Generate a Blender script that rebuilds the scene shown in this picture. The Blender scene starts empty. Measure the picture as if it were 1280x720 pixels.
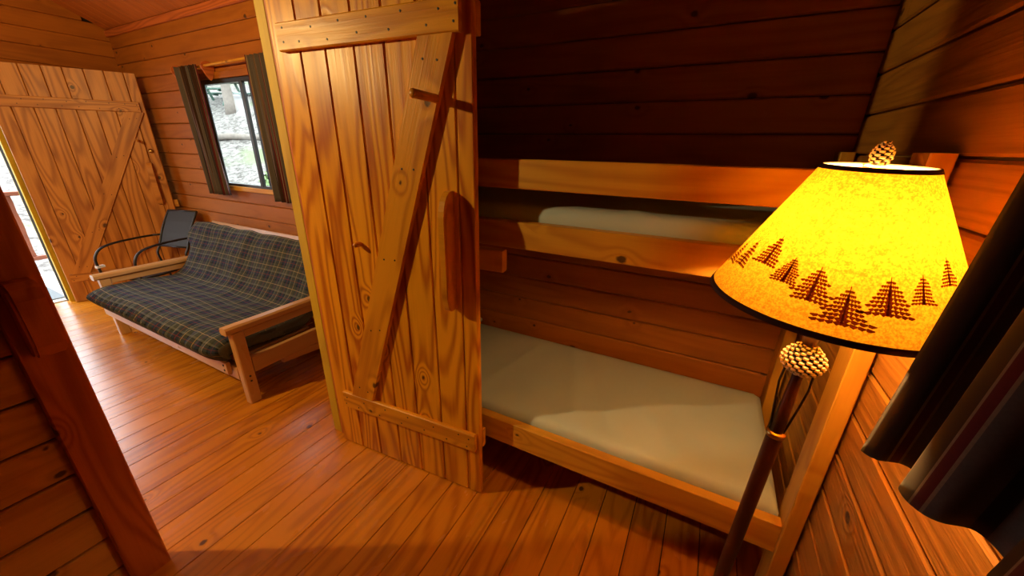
import bpy, bmesh, math, random
from mathutils import Vector, Matrix, noise as mnoise

random.seed(7)
scene = bpy.context.scene
COL = scene.collection

# ------------------------------------------------------------------ camera
FPX = 464.64
CAM_Z = 1.45
pitch, yaw, roll = (math.radians(a) for a in (20.771, -27.30, -0.9856))
F = Vector((math.sin(yaw) * math.cos(pitch), math.cos(yaw) * math.cos(pitch), -math.sin(pitch)))
R0 = Vector((math.cos(yaw), -math.sin(yaw), 0))
D0 = F.cross(R0)
R = R0 * math.cos(roll) + D0 * math.sin(roll)
D = D0 * math.cos(roll) - R0 * math.sin(roll)
cam_data = bpy.data.cameras.new('camera')
cam_data.sensor_width = 36.0
cam_data.lens = FPX / 1280 * 36.0
cam_data.clip_start = 0.02
cam = bpy.data.objects.new('camera', cam_data)
COL.objects.link(cam)
cam.matrix_world = Matrix(((R.x, -D.x, -F.x, 0), (R.y, -D.y, -F.y, 0), (R.z, -D.z, -F.z, CAM_Z), (0, 0, 0, 1)))
scene.camera = cam

# ------------------------------------------------------------------ world, lamps' strength, exposure
SKY_STRENGTH = 8.5
SKY_COLOR = (0.86, 0.94, 1.0)
PENDANT_EMIT = 3100.0
PENDANT_COLOR = (1.0, 0.67, 0.25)
BULB_EMIT = 400.0
BULB_COLOR = (1.0, 0.63, 0.20)
w = bpy.data.worlds.new('sky')
scene.world = w
w.use_nodes = True
bg = w.node_tree.nodes['Background']
bg.inputs[0].default_value = (*SKY_COLOR, 1)
bg.inputs[1].default_value = SKY_STRENGTH
scene.view_settings.view_transform = 'Standard'
scene.view_settings.look = 'None'
scene.view_settings.gamma = 1.0
scene.view_settings.use_curve_mapping = False
scene.view_settings.exposure = 0.0
scene.cycles.use_denoising = True
scene.cycles.max_bounces = 10
scene.cycles.diffuse_bounces = 6
scene.cycles.transmission_bounces = 8
scene.cycles.sample_clamp_indirect = 8.0

# ------------------------------------------------------------------ materials
def new_mat(name):
    m = bpy.data.materials.new(name)
    m.use_nodes = True
    nt = m.node_tree
    return m, nt, nt.nodes['Principled BSDF']

def N(nt, typ, **kw):
    n = nt.nodes.new(typ)
    for k, v in kw.items():
        setattr(n, k, v)
    return n

def math_node(nt, op, a, b=None, c=None):
    n = N(nt, 'ShaderNodeMath', operation=op)
    for i, v in enumerate((a, b, c)):
        if v is None:
            continue
        if isinstance(v, (int, float)):
            n.inputs[i].default_value = v
        else:
            nt.links.new(v, n.inputs[i])
    return n.outputs[0]

def vec_node(nt, op, a, b):
    n = N(nt, 'ShaderNodeVectorMath', operation=op)
    for i, v in enumerate((a, b)):
        if isinstance(v, tuple):
            n.inputs[i].default_value = v
        else:
            nt.links.new(v, n.inputs[i])
    return n.outputs[0]

def mix_col(nt, fac, a, b, blend='MIX'):
    n = N(nt, 'ShaderNodeMix', data_type='RGBA', blend_type=blend)
    for i, v in ((0, fac), (6, a), (7, b)):
        if isinstance(v, (int, float)):
            n.inputs[i].default_value = v
        elif isinstance(v, tuple):
            n.inputs[i].default_value = (*v, 1) if len(v) == 3 else v
        else:
            nt.links.new(v, n.inputs[i])
    return n.outputs[2]

def noise(nt, vec, scale=1.0, detail=2.0, rough=0.5, dim='3D'):
    n = N(nt, 'ShaderNodeTexNoise', noise_dimensions=dim)
    n.inputs['Scale'].default_value = scale
    n.inputs['Detail'].default_value = detail
    n.inputs['Roughness'].default_value = rough
    nt.links.new(vec, n.inputs['Vector'])
    return n.outputs['Fac']

def maprange(nt, v, a, b, c=0.0, d=1.0, smooth=True):
    n = N(nt, 'ShaderNodeMapRange', interpolation_type='SMOOTHSTEP' if smooth else 'LINEAR')
    nt.links.new(v, n.inputs[0])
    for i, x in enumerate((a, b, c, d)):
        n.inputs[i + 1].default_value = x
    return n.outputs[0]

def wood(name, light, dark, rings=9.0, ring_amt=0.55, rough=0.42, knots=0.5, knot_col=(0.05, 0.018, 0.008),
         var=0.25, fine=0.3, blotch=0.25, bump=0.08, spec=0.4, coat=0.0, stretch=0.8, across=6.5):
    """pine: contour-line grain stretched along local X, with knots; each piece differs by its Object Info random"""
    m, nt, b = new_mat(name)
    L = nt.links
    tc = N(nt, 'ShaderNodeTexCoord')
    oi = N(nt, 'ShaderNodeObjectInfo')
    rnd = oi.outputs['Random']
    off = N(nt, 'ShaderNodeCombineXYZ')
    L.new(math_node(nt, 'MULTIPLY', rnd, 61.0), off.inputs[0])
    L.new(math_node(nt, 'MULTIPLY', rnd, 23.0), off.inputs[1])
    L.new(math_node(nt, 'MULTIPLY', rnd, 11.0), off.inputs[2])
    p = vec_node(nt, 'ADD', tc.outputs['Object'], off.outputs[0])
    # knots
    pk = vec_node(nt, 'MULTIPLY', p, (4.2, 5.6, 2.0))
    vor = N(nt, 'ShaderNodeTexVoronoi', feature='F1', voronoi_dimensions='2D')
    vor.inputs['Scale'].default_value = 1.0
    L.new(pk, vor.inputs['Vector'])
    sep = N(nt, 'ShaderNodeSeparateColor')
    L.new(vor.outputs['Color'], sep.inputs[0])
    gate = math_node(nt, 'LESS_THAN', sep.outputs[0], knots)
    near = math_node(nt, 'MULTIPLY', maprange(nt, vor.outputs['Distance'], 0.0, 0.42, 1.0, 0.0), gate)
    edge = noise(nt, vec_node(nt, 'MULTIPLY', p, (60.0, 60.0, 60.0)), 1.0, 1.0)
    kd = math_node(nt, 'ADD', vor.outputs['Distance'], math_node(nt, 'MULTIPLY', math_node(nt, 'SUBTRACT', edge, 0.5), 0.05))
    size = math_node(nt, 'MULTIPLY', sep.outputs[1], 0.055)
    knot = math_node(nt, 'MULTIPLY', maprange(nt, math_node(nt, 'SUBTRACT', kd, size), 0.0, 0.035, 1.0, 0.0), gate)
    # growth rings
    pr = vec_node(nt, 'MULTIPLY', p, (stretch, across, 3.0))
    f = noise(nt, pr, 1.0, 1.5, 0.45)
    f = math_node(nt, 'ADD', f, math_node(nt, 'MULTIPLY', math_node(nt, 'POWER', near, 2.0), 0.17))
    s = math_node(nt, 'SINE', math_node(nt, 'MULTIPLY', f, rings * 6.283))
    s = math_node(nt, 'MULTIPLY_ADD', s, 0.5, 0.5)
    s = math_node(nt, 'POWER', s, 1.7)
    fg = noise(nt, vec_node(nt, 'MULTIPLY', p, (3.5, 120.0, 120.0)), 1.0, 3.0, 0.6)
    bl = noise(nt, vec_node(nt, 'MULTIPLY', p, (2.2, 7.0, 7.0)), 1.0, 3.0, 0.6)
    fac = math_node(nt, 'MULTIPLY', s, ring_amt)
    fac = math_node(nt, 'ADD', fac, math_node(nt, 'MULTIPLY', math_node(nt, 'SUBTRACT', fg, 0.5), fine * 2))
    fac = math_node(nt, 'ADD', fac, math_node(nt, 'MULTIPLY', math_node(nt, 'SUBTRACT', bl, 0.45), blotch * 2))
    fac = math_node(nt, 'ADD', fac, math_node(nt, 'MULTIPLY', math_node(nt, 'SUBTRACT', rnd, 0.5), var))
    n = N(nt, 'ShaderNodeClamp')
    L.new(fac, n.inputs[0])
    col = mix_col(nt, n.outputs[0], light, dark)
    col = mix_col(nt, math_node(nt, 'MULTIPLY', knot, 0.9), col, knot_col)
    L.new(col, b.inputs['Base Color'])
    b.inputs['Specular IOR Level'].default_value = spec
    rr = math_node(nt, 'MULTIPLY_ADD', bl, 0.18, rough - 0.09)
    L.new(rr, b.inputs['Roughness'])
    if coat:
        b.inputs['Coat Weight'].default_value = coat
        b.inputs['Coat Roughness'].default_value = 0.2
    bp = N(nt, 'ShaderNodeBump')
    bp.inputs['Strength'].default_value = bump
    bp.inputs['Distance'].default_value = 0.01
    L.new(math_node(nt, 'ADD', fg, math_node(nt, 'MULTIPLY', s, 0.4)), bp.inputs['Height'])
    L.new(bp.outputs[0], b.inputs['Normal'])
    return m

def plain(name, col, rough=0.5, metal=0.0, spec=0.5, nscale=0.0, namt=0.0):
    m, nt, b = new_mat(name)
    b.inputs['Roughness'].default_value = rough
    b.inputs['Metallic'].default_value = metal
    b.inputs['Specular IOR Level'].default_value = spec
    tc = N(nt, 'ShaderNodeTexCoord')
    f = noise(nt, tc.outputs['Object'], nscale or 30.0, 3.0)
    dark = tuple(c * (1 - (namt or 0.15)) for c in col)
    nt.links.new(mix_col(nt, f, dark, col), b.inputs['Base Color'])
    return m

M = {}
M['wall'] = wood('pine_log_siding', (0.42, 0.140, 0.015), (0.185, 0.045, 0.005), rings=6, ring_amt=0.25, rough=0.5, knots=0.42, var=0.3, blotch=0.4, fine=0.22, spec=0.3)
M['rightwall'] = wood('rough_pine_siding', (0.42, 0.178, 0.024), (0.20, 0.068, 0.010), rings=14, ring_amt=0.35, rough=0.55, knots=0.2, var=0.3, blotch=0.35, fine=0.4, bump=0.25, spec=0.3)
M['ceil'] = wood('ceiling_pine', (0.55, 0.17, 0.036), (0.30, 0.075, 0.016), rings=6, ring_amt=0.25, rough=0.5, knots=0.25)
M['door'] = wood('varnished_pine_boards', (0.82, 0.36, 0.014), (0.43, 0.100, 0.004), rings=15, ring_amt=0.8, rough=0.36, knots=0.13, var=0.22, fine=0.28, blotch=0.12, spec=0.3, stretch=0.7, across=6.0)
M['batten'] = wood('pine_batten', (0.76, 0.33, 0.016), (0.40, 0.105, 0.005), rings=8, ring_amt=0.55, rough=0.36, knots=0.35, spec=0.3)
M['entry'] = wood('entry_door_pine', (0.58, 0.245, 0.045), (0.28, 0.085, 0.013), rings=9, ring_amt=0.7, rough=0.45, knots=0.22, var=0.2)
M['bunk'] = wood('bunk_pine_lumber', (0.68, 0.34, 0.034), (0.45, 0.155, 0.013), rings=8, ring_amt=0.5, rough=0.45, knots=0.3, var=0.15, fine=0.22)
M['floor'] = wood('varnished_pine_floor', (0.63, 0.225, 0.011), (0.31, 0.078, 0.004), rings=10, ring_amt=0.5, rough=0.26, knots=0.16, var=0.45, fine=0.25, blotch=0.25, bump=0.04, spec=0.4, coat=0.15)
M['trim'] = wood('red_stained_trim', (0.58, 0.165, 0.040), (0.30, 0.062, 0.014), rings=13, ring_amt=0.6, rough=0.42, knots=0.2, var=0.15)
M['post'] = wood('olive_pine_post', (0.58, 0.40, 0.020), (0.36, 0.19, 0.010), rings=7, ring_amt=0.4, rough=0.45, knots=0.15)
M['futon'] = wood('honey_futon_wood', (0.58, 0.33, 0.13), (0.42, 0.20, 0.07), rings=6, ring_amt=0.3, rough=0.3, knots=0.0, fine=0.2, spec=0.5)
M['porch'] = wood('red_porch_timber', (0.26, 0.075, 0.035), (0.14, 0.04, 0.02), rings=6, ring_amt=0.4, rough=0.6, knots=0.3)
M['deck'] = wood('weathered_deck', (0.62, 0.56, 0.50), (0.42, 0.37, 0.33), rings=6, ring_amt=0.3, rough=0.7, knots=0.1)
M['partition'] = wood('brightened_partition_pine', (0.78, 0.42, 0.11), (0.42, 0.17, 0.038), rings=7, ring_amt=0.35, rough=0.5, knots=0.3, var=0.25, blotch=0.35, fine=0.3)  # pine with its base colour raised to stand in for weak lamp light
M['chink'] = plain('grey_chinking', (0.24, 0.20, 0.15), 0.8)
M['chink_pale'] = plain('amber_chinking', (0.42, 0.24, 0.06), 0.7)
M['dark_gap'] = plain('dark_joint', (0.022, 0.010, 0.005), 0.9)
M['black_metal'] = plain('black_powder_coat', (0.012, 0.012, 0.013), 0.4, 0.0, 0.5)
M['sling'] = plain('charcoal_sling_mesh', (0.045, 0.047, 0.05), 0.7, nscale=400, namt=0.6)
M['bronze'] = plain('bronze_window_frame', (0.020, 0.017, 0.015), 0.4)
M['brass'] = plain('brass', (0.65, 0.45, 0.16), 0.3, 1.0)
M['steel'] = plain('dull_steel', (0.45, 0.43, 0.40), 0.4, 1.0)
M['lamp_metal'] = plain('oil_rubbed_bronze', (0.075, 0.020, 0.010), 0.32, 0.2)
M['cord'] = plain('brown_cord', (0.03, 0.015, 0.01), 0.5)
M['shade_trim'] = plain('brown_shade_trim', (0.085, 0.022, 0.012), 0.7)
M['clear_plastic'] = plain('pale_plastic', (0.75, 0.75, 0.72), 0.3)
M['mat'] = plain('grey_door_mat', (0.20, 0.22, 0.23), 0.9, nscale=60, namt=0.5)
M['bark'] = plain('grey_bark', (0.23, 0.19, 0.16), 0.9, nscale=12, namt=0.5)
M['leaf'] = plain('green_leaves', (0.20, 0.30, 0.10), 0.6, nscale=3, namt=0.5)
M['green_paint'] = plain('dark_green_paint', (0.05, 0.11, 0.08), 0.6)
M['nail'] = plain('nail_head', (0.012, 0.008, 0.006), 0.5)

def glass_mat():
    m, nt, b = new_mat('window_glass')
    nt.nodes.remove(b)
    out = nt.nodes['Material Output']
    t = N(nt, 'ShaderNodeBsdfTransparent')
    t.inputs[0].default_value = (0.93, 0.96, 0.95, 1)
    g = N(nt, 'ShaderNodeBsdfGlossy')
    g.inputs['Roughness'].default_value = 0.02
    mx = N(nt, 'ShaderNodeMixShader')
    lw = N(nt, 'ShaderNodeLayerWeight')
    lw.inputs[0].default_value = 0.5
    nt.links.new(math_node(nt, 'MULTIPLY_ADD', math_node(nt, 'POWER', lw.outputs['Facing'], 5.0), 0.5, 0.03), mx.inputs[0])
    nt.links.new(t.outputs[0], mx.inputs[1])
    nt.links.new(g.outputs[0], mx.inputs[2])
    nt.links.new(mx.outputs[0], out.inputs[0])
    return m
M['glass'] = glass_mat()

def emitter(name, col, strength):
    m, nt, b = new_mat(name)
    b.inputs['Base Color'].default_value = (0.9, 0.9, 0.9, 1)
    b.inputs['Emission Color'].default_value = (*col, 1)
    b.inputs['Emission Strength'].default_value = strength
    return m
M['bulb'] = emitter('lit_bulb', BULB_COLOR, BULB_EMIT)
M['pendant_bulb'] = emitter('lit_pendant_bulb', PENDANT_COLOR, PENDANT_EMIT)

def parchment(name, col, dcol, trans=0.55):
    m, nt, b = new_mat(name)
    nt.nodes.remove(b)
    out = nt.nodes['Material Output']
    tc = N(nt, 'ShaderNodeTexCoord')
    a = noise(nt, tc.outputs['Object'], 300.0, 3.0, 0.65)
    c = noise(nt, tc.outputs['Object'], 110.0, 2.0, 0.6)
    fac = maprange(nt, math_node(nt, 'ADD', math_node(nt, 'MULTIPLY', a, 0.7), math_node(nt, 'MULTIPLY', c, 0.3)), 0.38, 0.60)
    colr = mix_col(nt, fac, dcol, col)
    d = N(nt, 'ShaderNodeBsdfDiffuse')
    t = N(nt, 'ShaderNodeBsdfTranslucent')
    nt.links.new(colr, d.inputs[0])
    nt.links.new(colr, t.inputs[0])
    mx = N(nt, 'ShaderNodeMixShader')
    mx.inputs[0].default_value = trans
    nt.links.new(d.outputs[0], mx.inputs[1])
    nt.links.new(t.outputs[0], mx.inputs[2])
    nt.links.new(mx.outputs[0], out.inputs[0])
    return m
M['shade'] = parchment('amber_parchment', (0.94, 0.48, 0.024), (0.62, 0.25, 0.011), 0.17)
M['shade_print'] = parchment('brown_print_on_parchment', (0.24, 0.048, 0.010), (0.18, 0.034, 0.008), 0.5)
M['lining'] = plain('white_shade_lining', (0.85, 0.82, 0.72), 0.7)

def vinyl(name, col):
    m, nt, b = new_mat(name)
    tc = N(nt, 'ShaderNodeTexCoord')
    f = noise(nt, tc.outputs['Object'], 3.0, 3.0, 0.6)
    nt.links.new(mix_col(nt, f, tuple(c * 0.86 for c in col), col), b.inputs['Base Color'])
    b.inputs['Roughness'].default_value = 0.55
    b.inputs['Specular IOR Level'].default_value = 0.35
    bp = N(nt, 'ShaderNodeBump')
    bp.inputs['Strength'].default_value = 0.15
    bp.inputs['Distance'].default_value = 0.02
    nt.links.new(noise(nt, vec_node(nt, 'MULTIPLY', tc.outputs['Object'], (5.0, 2.5, 4.0)), 1.0, 4.0, 0.6), bp.inputs['Height'])
    nt.links.new(bp.outputs[0], b.inputs['Normal'])
    return m
M['vinyl'] = vinyl('grey_green_vinyl', (0.54, 0.64, 0.70))

def stripes(name, bands, period, rough=0.85, noise_amt=0.15):
    """woven stripes along UV.x; bands = [(start 0..1, colour)]"""
    m, nt, b = new_mat(name)
    uv = N(nt, 'ShaderNodeUVMap')
    sp = N(nt, 'ShaderNodeSeparateXYZ')
    nt.links.new(uv.outputs[0], sp.inputs[0])
    fr = math_node(nt, 'FRACT', math_node(nt, 'DIVIDE', sp.outputs[0], period))
    cr = N(nt, 'ShaderNodeValToRGB')
    cr.color_ramp.interpolation = 'CONSTANT'
    els = cr.color_ramp.elements
    while len(els) > 1:
        els.remove(els[-1])
    els[0].position = 0.0
    els[0].color = (*bands[0][1], 1)
    for pos, c in bands[1:]:
        e = els.new(pos)
        e.color = (*c, 1)
    nt.links.new(fr, cr.inputs[0])
    tc = N(nt, 'ShaderNodeTexCoord')
    f = noise(nt, tc.outputs['Object'], 260.0, 2.0)
    col = mix_col(nt, math_node(nt, 'MULTIPLY', f, noise_amt * 2), cr.outputs[0], (0.0, 0.0, 0.0))
    nt.links.new(col, b.inputs['Base Color'])
    b.inputs['Roughness'].default_value = rough
    b.inputs['Specular IOR Level'].default_value = 0.15
    b.inputs['Sheen Weight'].default_value = 0.1
    return m
GRAY, TAN, BURG, CHAR, CREAM, BROWN = (0.105, 0.088, 0.080), (0.14, 0.085, 0.048), (0.11, 0.011, 0.018), (0.026, 0.021, 0.020), (0.26, 0.19, 0.12), (0.040, 0.018, 0.009)
M['curtain'] = stripes('striped_curtain_weave', [(0, BROWN), (0.16, CREAM), (0.175, BURG), (0.23, CREAM), (0.245, GRAY), (0.42, CHAR), (0.50, GRAY), (0.62, TAN), (0.68, BROWN), (0.80, BURG), (0.86, CREAM), (0.875, GRAY), (0.97, TAN)], 0.23)

def plaid():
    m, nt, b = new_mat('dark_tartan_cotton')
    uv = N(nt, 'ShaderNodeUVMap')
    sp = N(nt, 'ShaderNodeSeparateXYZ')
    nt.links.new(uv.outputs[0], sp.inputs[0])
    P = 0.118
    def ramp(sock, bands):
        fr = math_node(nt, 'FRACT', math_node(nt, 'DIVIDE', sock, P))
        cr = N(nt, 'ShaderNodeValToRGB')
        cr.color_ramp.interpolation = 'CONSTANT'
        els = cr.color_ramp.elements
        while len(els) > 1:
            els.remove(els[-1])
        els[0].position = 0
        els[0].color = (*bands[0][1], 1)
        for pos, c in bands[1:]:
            e = els.new(pos)
            e.color = (*c, 1)
        nt.links.new(fr, cr.inputs[0])
        return cr.outputs[0]
    G, NV, BK, T, RD, SL = (0.052, 0.060, 0.054), (0.024, 0.036, 0.072), (0.012, 0.015, 0.017), (0.30, 0.23, 0.135), (0.15, 0.036, 0.030), (0.11, 0.12, 0.11)
    bands = [(0, G), (0.20, T), (0.235, G), (0.42, BK), (0.50, NV), (0.64, RD), (0.675, NV), (0.80, BK), (0.86, SL), (0.96, G)]
    a = ramp(sp.outputs[0], bands)
    c = ramp(sp.outputs[1], bands)
    mx = mix_col(nt, 0.5, a, c)
    # the twill lets the light threads of one set show over the other
    mx = mix_col(nt, 0.35, mx, mix_col(nt, 1.0, a, c, 'LIGHTEN'))
    nt.links.new(mx, b.inputs['Base Color'])
    b.inputs['Roughness'].default_value = 0.9
    b.inputs['Specular IOR Level'].default_value = 0.1
    return m
M['plaid'] = plaid()

def litter():
    m, nt, b = new_mat('pale_leaf_litter')
    tc = N(nt, 'ShaderNodeTexCoord')
    a = noise(nt, tc.outputs['Object'], 7.0, 6.0, 0.8)
    c = noise(nt, tc.outputs['Object'], 0.35, 3.0, 0.6)
    f = maprange(nt, a, 0.38, 0.60)
    col = mix_col(nt, f, (0.045, 0.036, 0.030), (0.20, 0.182, 0.165))
    col = mix_col(nt, maprange(nt, c, 0.55, 0.72), col, (0.11, 0.14, 0.06))
    nt.links.new(col, b.inputs['Base Color'])
    b.inputs['Roughness'].default_value = 0.95
    return m
M['litter'] = litter()

def cone_scale_mat():
    m, nt, b = new_mat('pine_cone_scales')
    uv = N(nt, 'ShaderNodeUVMap')
    sp = N(nt, 'ShaderNodeSeparateXYZ')
    nt.links.new(uv.outputs[0], sp.inputs[0])
    f = maprange(nt, sp.outputs[0], 0.55, 0.8)
    nt.links.new(mix_col(nt, f, (0.010, 0.007, 0.006), (0.62, 0.52, 0.40)), b.inputs['Base Color'])
    b.inputs['Roughness'].default_value = 0.5
    return m
M['pinecone'] = cone_scale_mat()

# ------------------------------------------------------------------ helpers
def tag(o, label=None, cat=None, group=None, kind=None):
    if label:
        o['label'] = label
    if cat:
        o['category'] = cat
    if group:
        o['group'] = group
    if kind:
        o['kind'] = kind
    return o

def empty(name, loc=(0, 0, 0), rz=0.0, label=None, cat=None, group=None):
    o = bpy.data.objects.new(name, None)
    o.empty_display_size = 0.1
    COL.objects.link(o)
    o.location = loc
    o.rotation_euler = (0, 0, rz)
    return tag(o, label, cat, group)

def link(name, me, mat, parent=None, mw=None, smooth=False):
    o = bpy.data.objects.new(name, me)
    COL.objects.link(o)
    if mat is not None and not me.materials:
        me.materials.append(mat)
    if parent is not None:
        o.parent = parent
    if mw is not None:
        o.matrix_basis = mw
    if smooth:
        me.polygons.foreach_set('use_smooth', [True] * len(me.polygons))
    return o

_beam = {}
def beam_mesh(L, W, T, ch, mat):
    """length along local X, octagonal section (chamfered long edges), centred"""
    key = (round(L, 3), round(W, 4), round(T, 4), round(ch, 4), mat.name)
    if key in _beam:
        return _beam[key]
    a, b_, c = L / 2, W / 2, T / 2
    sec = [(b_, -c + ch), (b_, c - ch), (b_ - ch, c), (-b_ + ch, c), (-b_, c - ch), (-b_, -c + ch), (-b_ + ch, -c), (b_ - ch, -c)]
    vs = [(-a, y, z) for y, z in sec] + [(a, y, z) for y, z in sec]
    fs = [(i, (i + 1) % 8, 8 + (i + 1) % 8, 8 + i) for i in range(8)] + [tuple(range(7, -1, -1)), tuple(range(8, 16))]
    me = bpy.data.meshes.new('beam')
    me.from_pydata(vs, [], fs)
    bm = bmesh.new(); bm.from_mesh(me); bmesh.ops.recalc_face_normals(bm, faces=bm.faces); bm.to_mesh(me); bm.free()
    me.materials.append(mat)
    _beam[key] = me
    return me

def beam(name, mat, p0, p1, W, T, side, parent=None, ch=0.003):
    """a timber from p0 to p1; W is its width along `side`, T its thickness across both"""
    p0, p1 = Vector(p0), Vector(p1)
    x = (p1 - p0).normalized()
    s = Vector(side)
    y = (s - x * s.dot(x)).normalized()
    z = x.cross(y)
    mid = (p0 + p1) / 2
    mw = Matrix(((x.x, y.x, z.x, mid.x), (x.y, y.y, z.y, mid.y), (x.z, y.z, z.z, mid.z), (0, 0, 0, 1)))
    return link(name, beam_mesh((p1 - p0).length, W, T, min(ch, W * 0.3, T * 0.3), mat), mat, parent, mw)

def boxbeam(name, mat, b, parent=None, ch=0.003, axis=None):
    """axis-aligned timber from bounds (x0,x1,y0,y1,z0,z1), grain along the longest side"""
    x0, x1, y0, y1, z0, z1 = b
    d = (x1 - x0, y1 - y0, z1 - z0)
    c = Vector(((x0 + x1) / 2, (y0 + y1) / 2, (z0 + z1) / 2))
    k = axis if axis is not None else max(range(3), key=lambda i: d[i])
    e = [Vector((1, 0, 0)), Vector((0, 1, 0)), Vector((0, 0, 1))]
    # wider of the two remaining sides becomes the width
    i, j = [q for q in range(3) if q != k]
    if d[i] < d[j]:
        i, j = j, i
    return beam(name, mat, c - e[k] * d[k] / 2, c + e[k] * d[k] / 2, d[i], d[j], e[i], parent, ch)

def boxes_mesh(name, boxes):
    vs, fs = [], []
    for x0, x1, y0, y1, z0, z1 in boxes:
        o = len(vs)
        vs += [(x0, y0, z0), (x1, y0, z0), (x1, y1, z0), (x0, y1, z0), (x0, y0, z1), (x1, y0, z1), (x1, y1, z1), (x0, y1, z1)]
        fs += [tuple(o + q for q in f) for f in ((0, 3, 2, 1), (4, 5, 6, 7), (0, 1, 5, 4), (1, 2, 6, 5), (2, 3, 7, 6), (3, 0, 4, 7))]
    me = bpy.data.meshes.new(name)
    me.from_pydata(vs, [], fs)
    return me

def struct(name, boxes, mat):
    return tag(link(name, boxes_mesh(name, boxes), mat), kind='structure')

def catmull(pts, n=8):
    pts = [Vector(p) for p in pts]
    out = []
    for i in range(len(pts) - 1):
        p0 = pts[max(i - 1, 0)]; p1 = pts[i]; p2 = pts[i + 1]; p3 = pts[min(i + 2, len(pts) - 1)]
        for k in range(n):
            t = k / n
            out.append(0.5 * ((2 * p1) + (p2 - p0) * t + (2 * p0 - 5 * p1 + 4 * p2 - p3) * t * t + (-p0 + 3 * p1 - 3 * p2 + p3) * t ** 3))
    out.append(pts[-1])
    return out

def tube_mesh(name, pts, r, sides=10):
    """swept tube; r a number or a list per point"""
    pts = [Vector(p) for p in pts]
    n = len(pts)
    rs = r if isinstance(r, (list, tuple)) else [r] * n
    vs, fs = [], []
    up = Vector((0.13, 0.27, 0.95))
    for i, p in enumerate(pts):
        t = (pts[min(i + 1, n - 1)] - pts[max(i - 1, 0)]).normalized()
        if i == 0:
            if abs(t.dot(up)) > 0.95:
                up = Vector((0.95, 0.2, 0.1))
        u = (up - t * up.dot(t)).normalized()
        up = u
        v = t.cross(u)
        for k in range(sides):
            a = 2 * math.pi * k / sides
            vs.append(p + (u * math.cos(a) + v * math.sin(a)) * rs[i])
    for i in range(n - 1):
        for k in range(sides):
            fs.append((i * sides + k, i * sides + (k + 1) % sides, (i + 1) * sides + (k + 1) % sides, (i + 1) * sides + k))
    fs.append(tuple(range(sides - 1, -1, -1)))
    fs.append(tuple((n - 1) * sides + k for k in range(sides)))
    me = bpy.data.meshes.new(name)
    me.from_pydata([tuple(v) for v in vs], [], fs)
    return me

def tube(name, mat, pts, r, parent=None, sides=10):
    return link(name, tube_mesh(name, pts, r, sides), mat, parent, smooth=True)

def lathe_mesh(name, prof, sides=48, closed=False):
    vs, fs = [], []
    for r, z in prof:
        for k in range(sides):
            a = 2 * math.pi * k / sides
            vs.append((r * math.cos(a), r * math.sin(a), z))
    n = len(prof)
    rng = range(n) if closed else range(n - 1)
    for i in rng:
        j = (i + 1) % n
        for k in range(sides):
            fs.append((i * sides + k, i * sides + (k + 1) % sides, j * sides + (k + 1) % sides, j * sides + k))
    if not closed:
        fs.append(tuple(range(sides - 1, -1, -1)))
        fs.append(tuple((n - 1) * sides + k for k in range(sides)))
    me = bpy.data.meshes.new(name)
    me.from_pydata(vs, [], fs)
    bm = bmesh.new(); bm.from_mesh(me); bmesh.ops.recalc_face_normals(bm, faces=bm.faces); bm.to_mesh(me); bm.free()
    return me

def prism_mesh(name, outline, t):
    """outline in local (x, z), extruded along local y from 0 to t"""
    n = len(outline)
    vs = [(x, 0, z) for x, z in outline] + [(x, t, z) for x, z in outline]
    fs = [tuple(range(n)), tuple(range(2 * n - 1, n - 1, -1))] + [(i, n + i, n + (i + 1) % n, (i + 1) % n) for i in range(n)]
    me = bpy.data.meshes.new(name)
    me.from_pydata(vs, [], fs)
    bm = bmesh.new(); bm.from_mesh(me)
    bmesh.ops.recalc_face_normals(bm, faces=bm.faces)
    bm.to_mesh(me); bm.free()
    return me

# ------------------------------------------------------------------ the room
XR = 0.432           # inner face of the wall beside the bunk
XP = -1.565          # bunk-room face of the partition
XE = -5.25           # inner face of the entry end wall
YB = 1.86            # inner face of the long back wall
YN = -1.86
EAVE, SLOPE = 2.40, 0.47
PT = 0.03            # plank thickness
WX0, WX1, WZ0, WZ1 = -3.935, -2.76, 1.09, 1.91       # window opening
DY0, DY1, DZ = 0.03, 0.955, 2.03                     # entry doorway
def ceil_z(y): return EAVE + SLOPE * (YB - abs(y))

# floor: boards run along Y
fl = struct('floor', [(XE - 0.1, XR + 0.1, YN - 0.1, YB + 0.1, -0.09, -0.022)], M['dark_gap'])
FP = 0.1278
x = 0.077 + FP * 3
i = 0
while x > XE - FP:
    a, b = max(x - FP, XE - 0.06), min(x, XR + 0.02)
    if b - a > 0.02:
        boxbeam('floor_board', M['floor'], (a + 0.0017, b - 0.0017, YN, YB, -0.022, 0.0), fl, ch=0.0004, axis=1)
    x -= FP

# back wall: backing with the window hole, siding courses as planks
wb = struct('wall_back', [(XE - 0.1, WX0, YB + PT - 0.006, YB + 0.045, -0.09, EAVE + 0.06), (WX1, XR + 0.1, YB + PT - 0.006, YB + 0.045, -0.09, EAVE + 0.06),
                          (WX0, WX1, YB + PT - 0.006, YB + 0.045, -0.09, WZ0), (WX0, WX1, YB + PT - 0.006, YB + 0.045, WZ1, EAVE + 0.06)], M['dark_gap'])
def courses(z_line, pitch, zmax, zmin=0.0):
    z = z_line
    while z > zmin:
        z -= pitch
    out = []
    while z < zmax:
        a, b = max(z, zmin), min(z + pitch, zmax)
        if b - a > 0.015:
            out.append((a, b))
        z += pitch
    return out
def course_plank(parent, mat, x0, x1, a, b, y, gap=0.0036):
    boxbeam('siding_plank', mat, (x0, x1, y, y + PT, a + gap / 2, b - gap / 2), parent, ch=0.006, axis=0)
for a, b in courses(1.513, 0.1295, EAVE + 0.05):          # the bunk side
    course_plank(wb, M['wall'], XP - 0.02, XR, a, b, YB + random.uniform(-0.0015, 0.0015))
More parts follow.
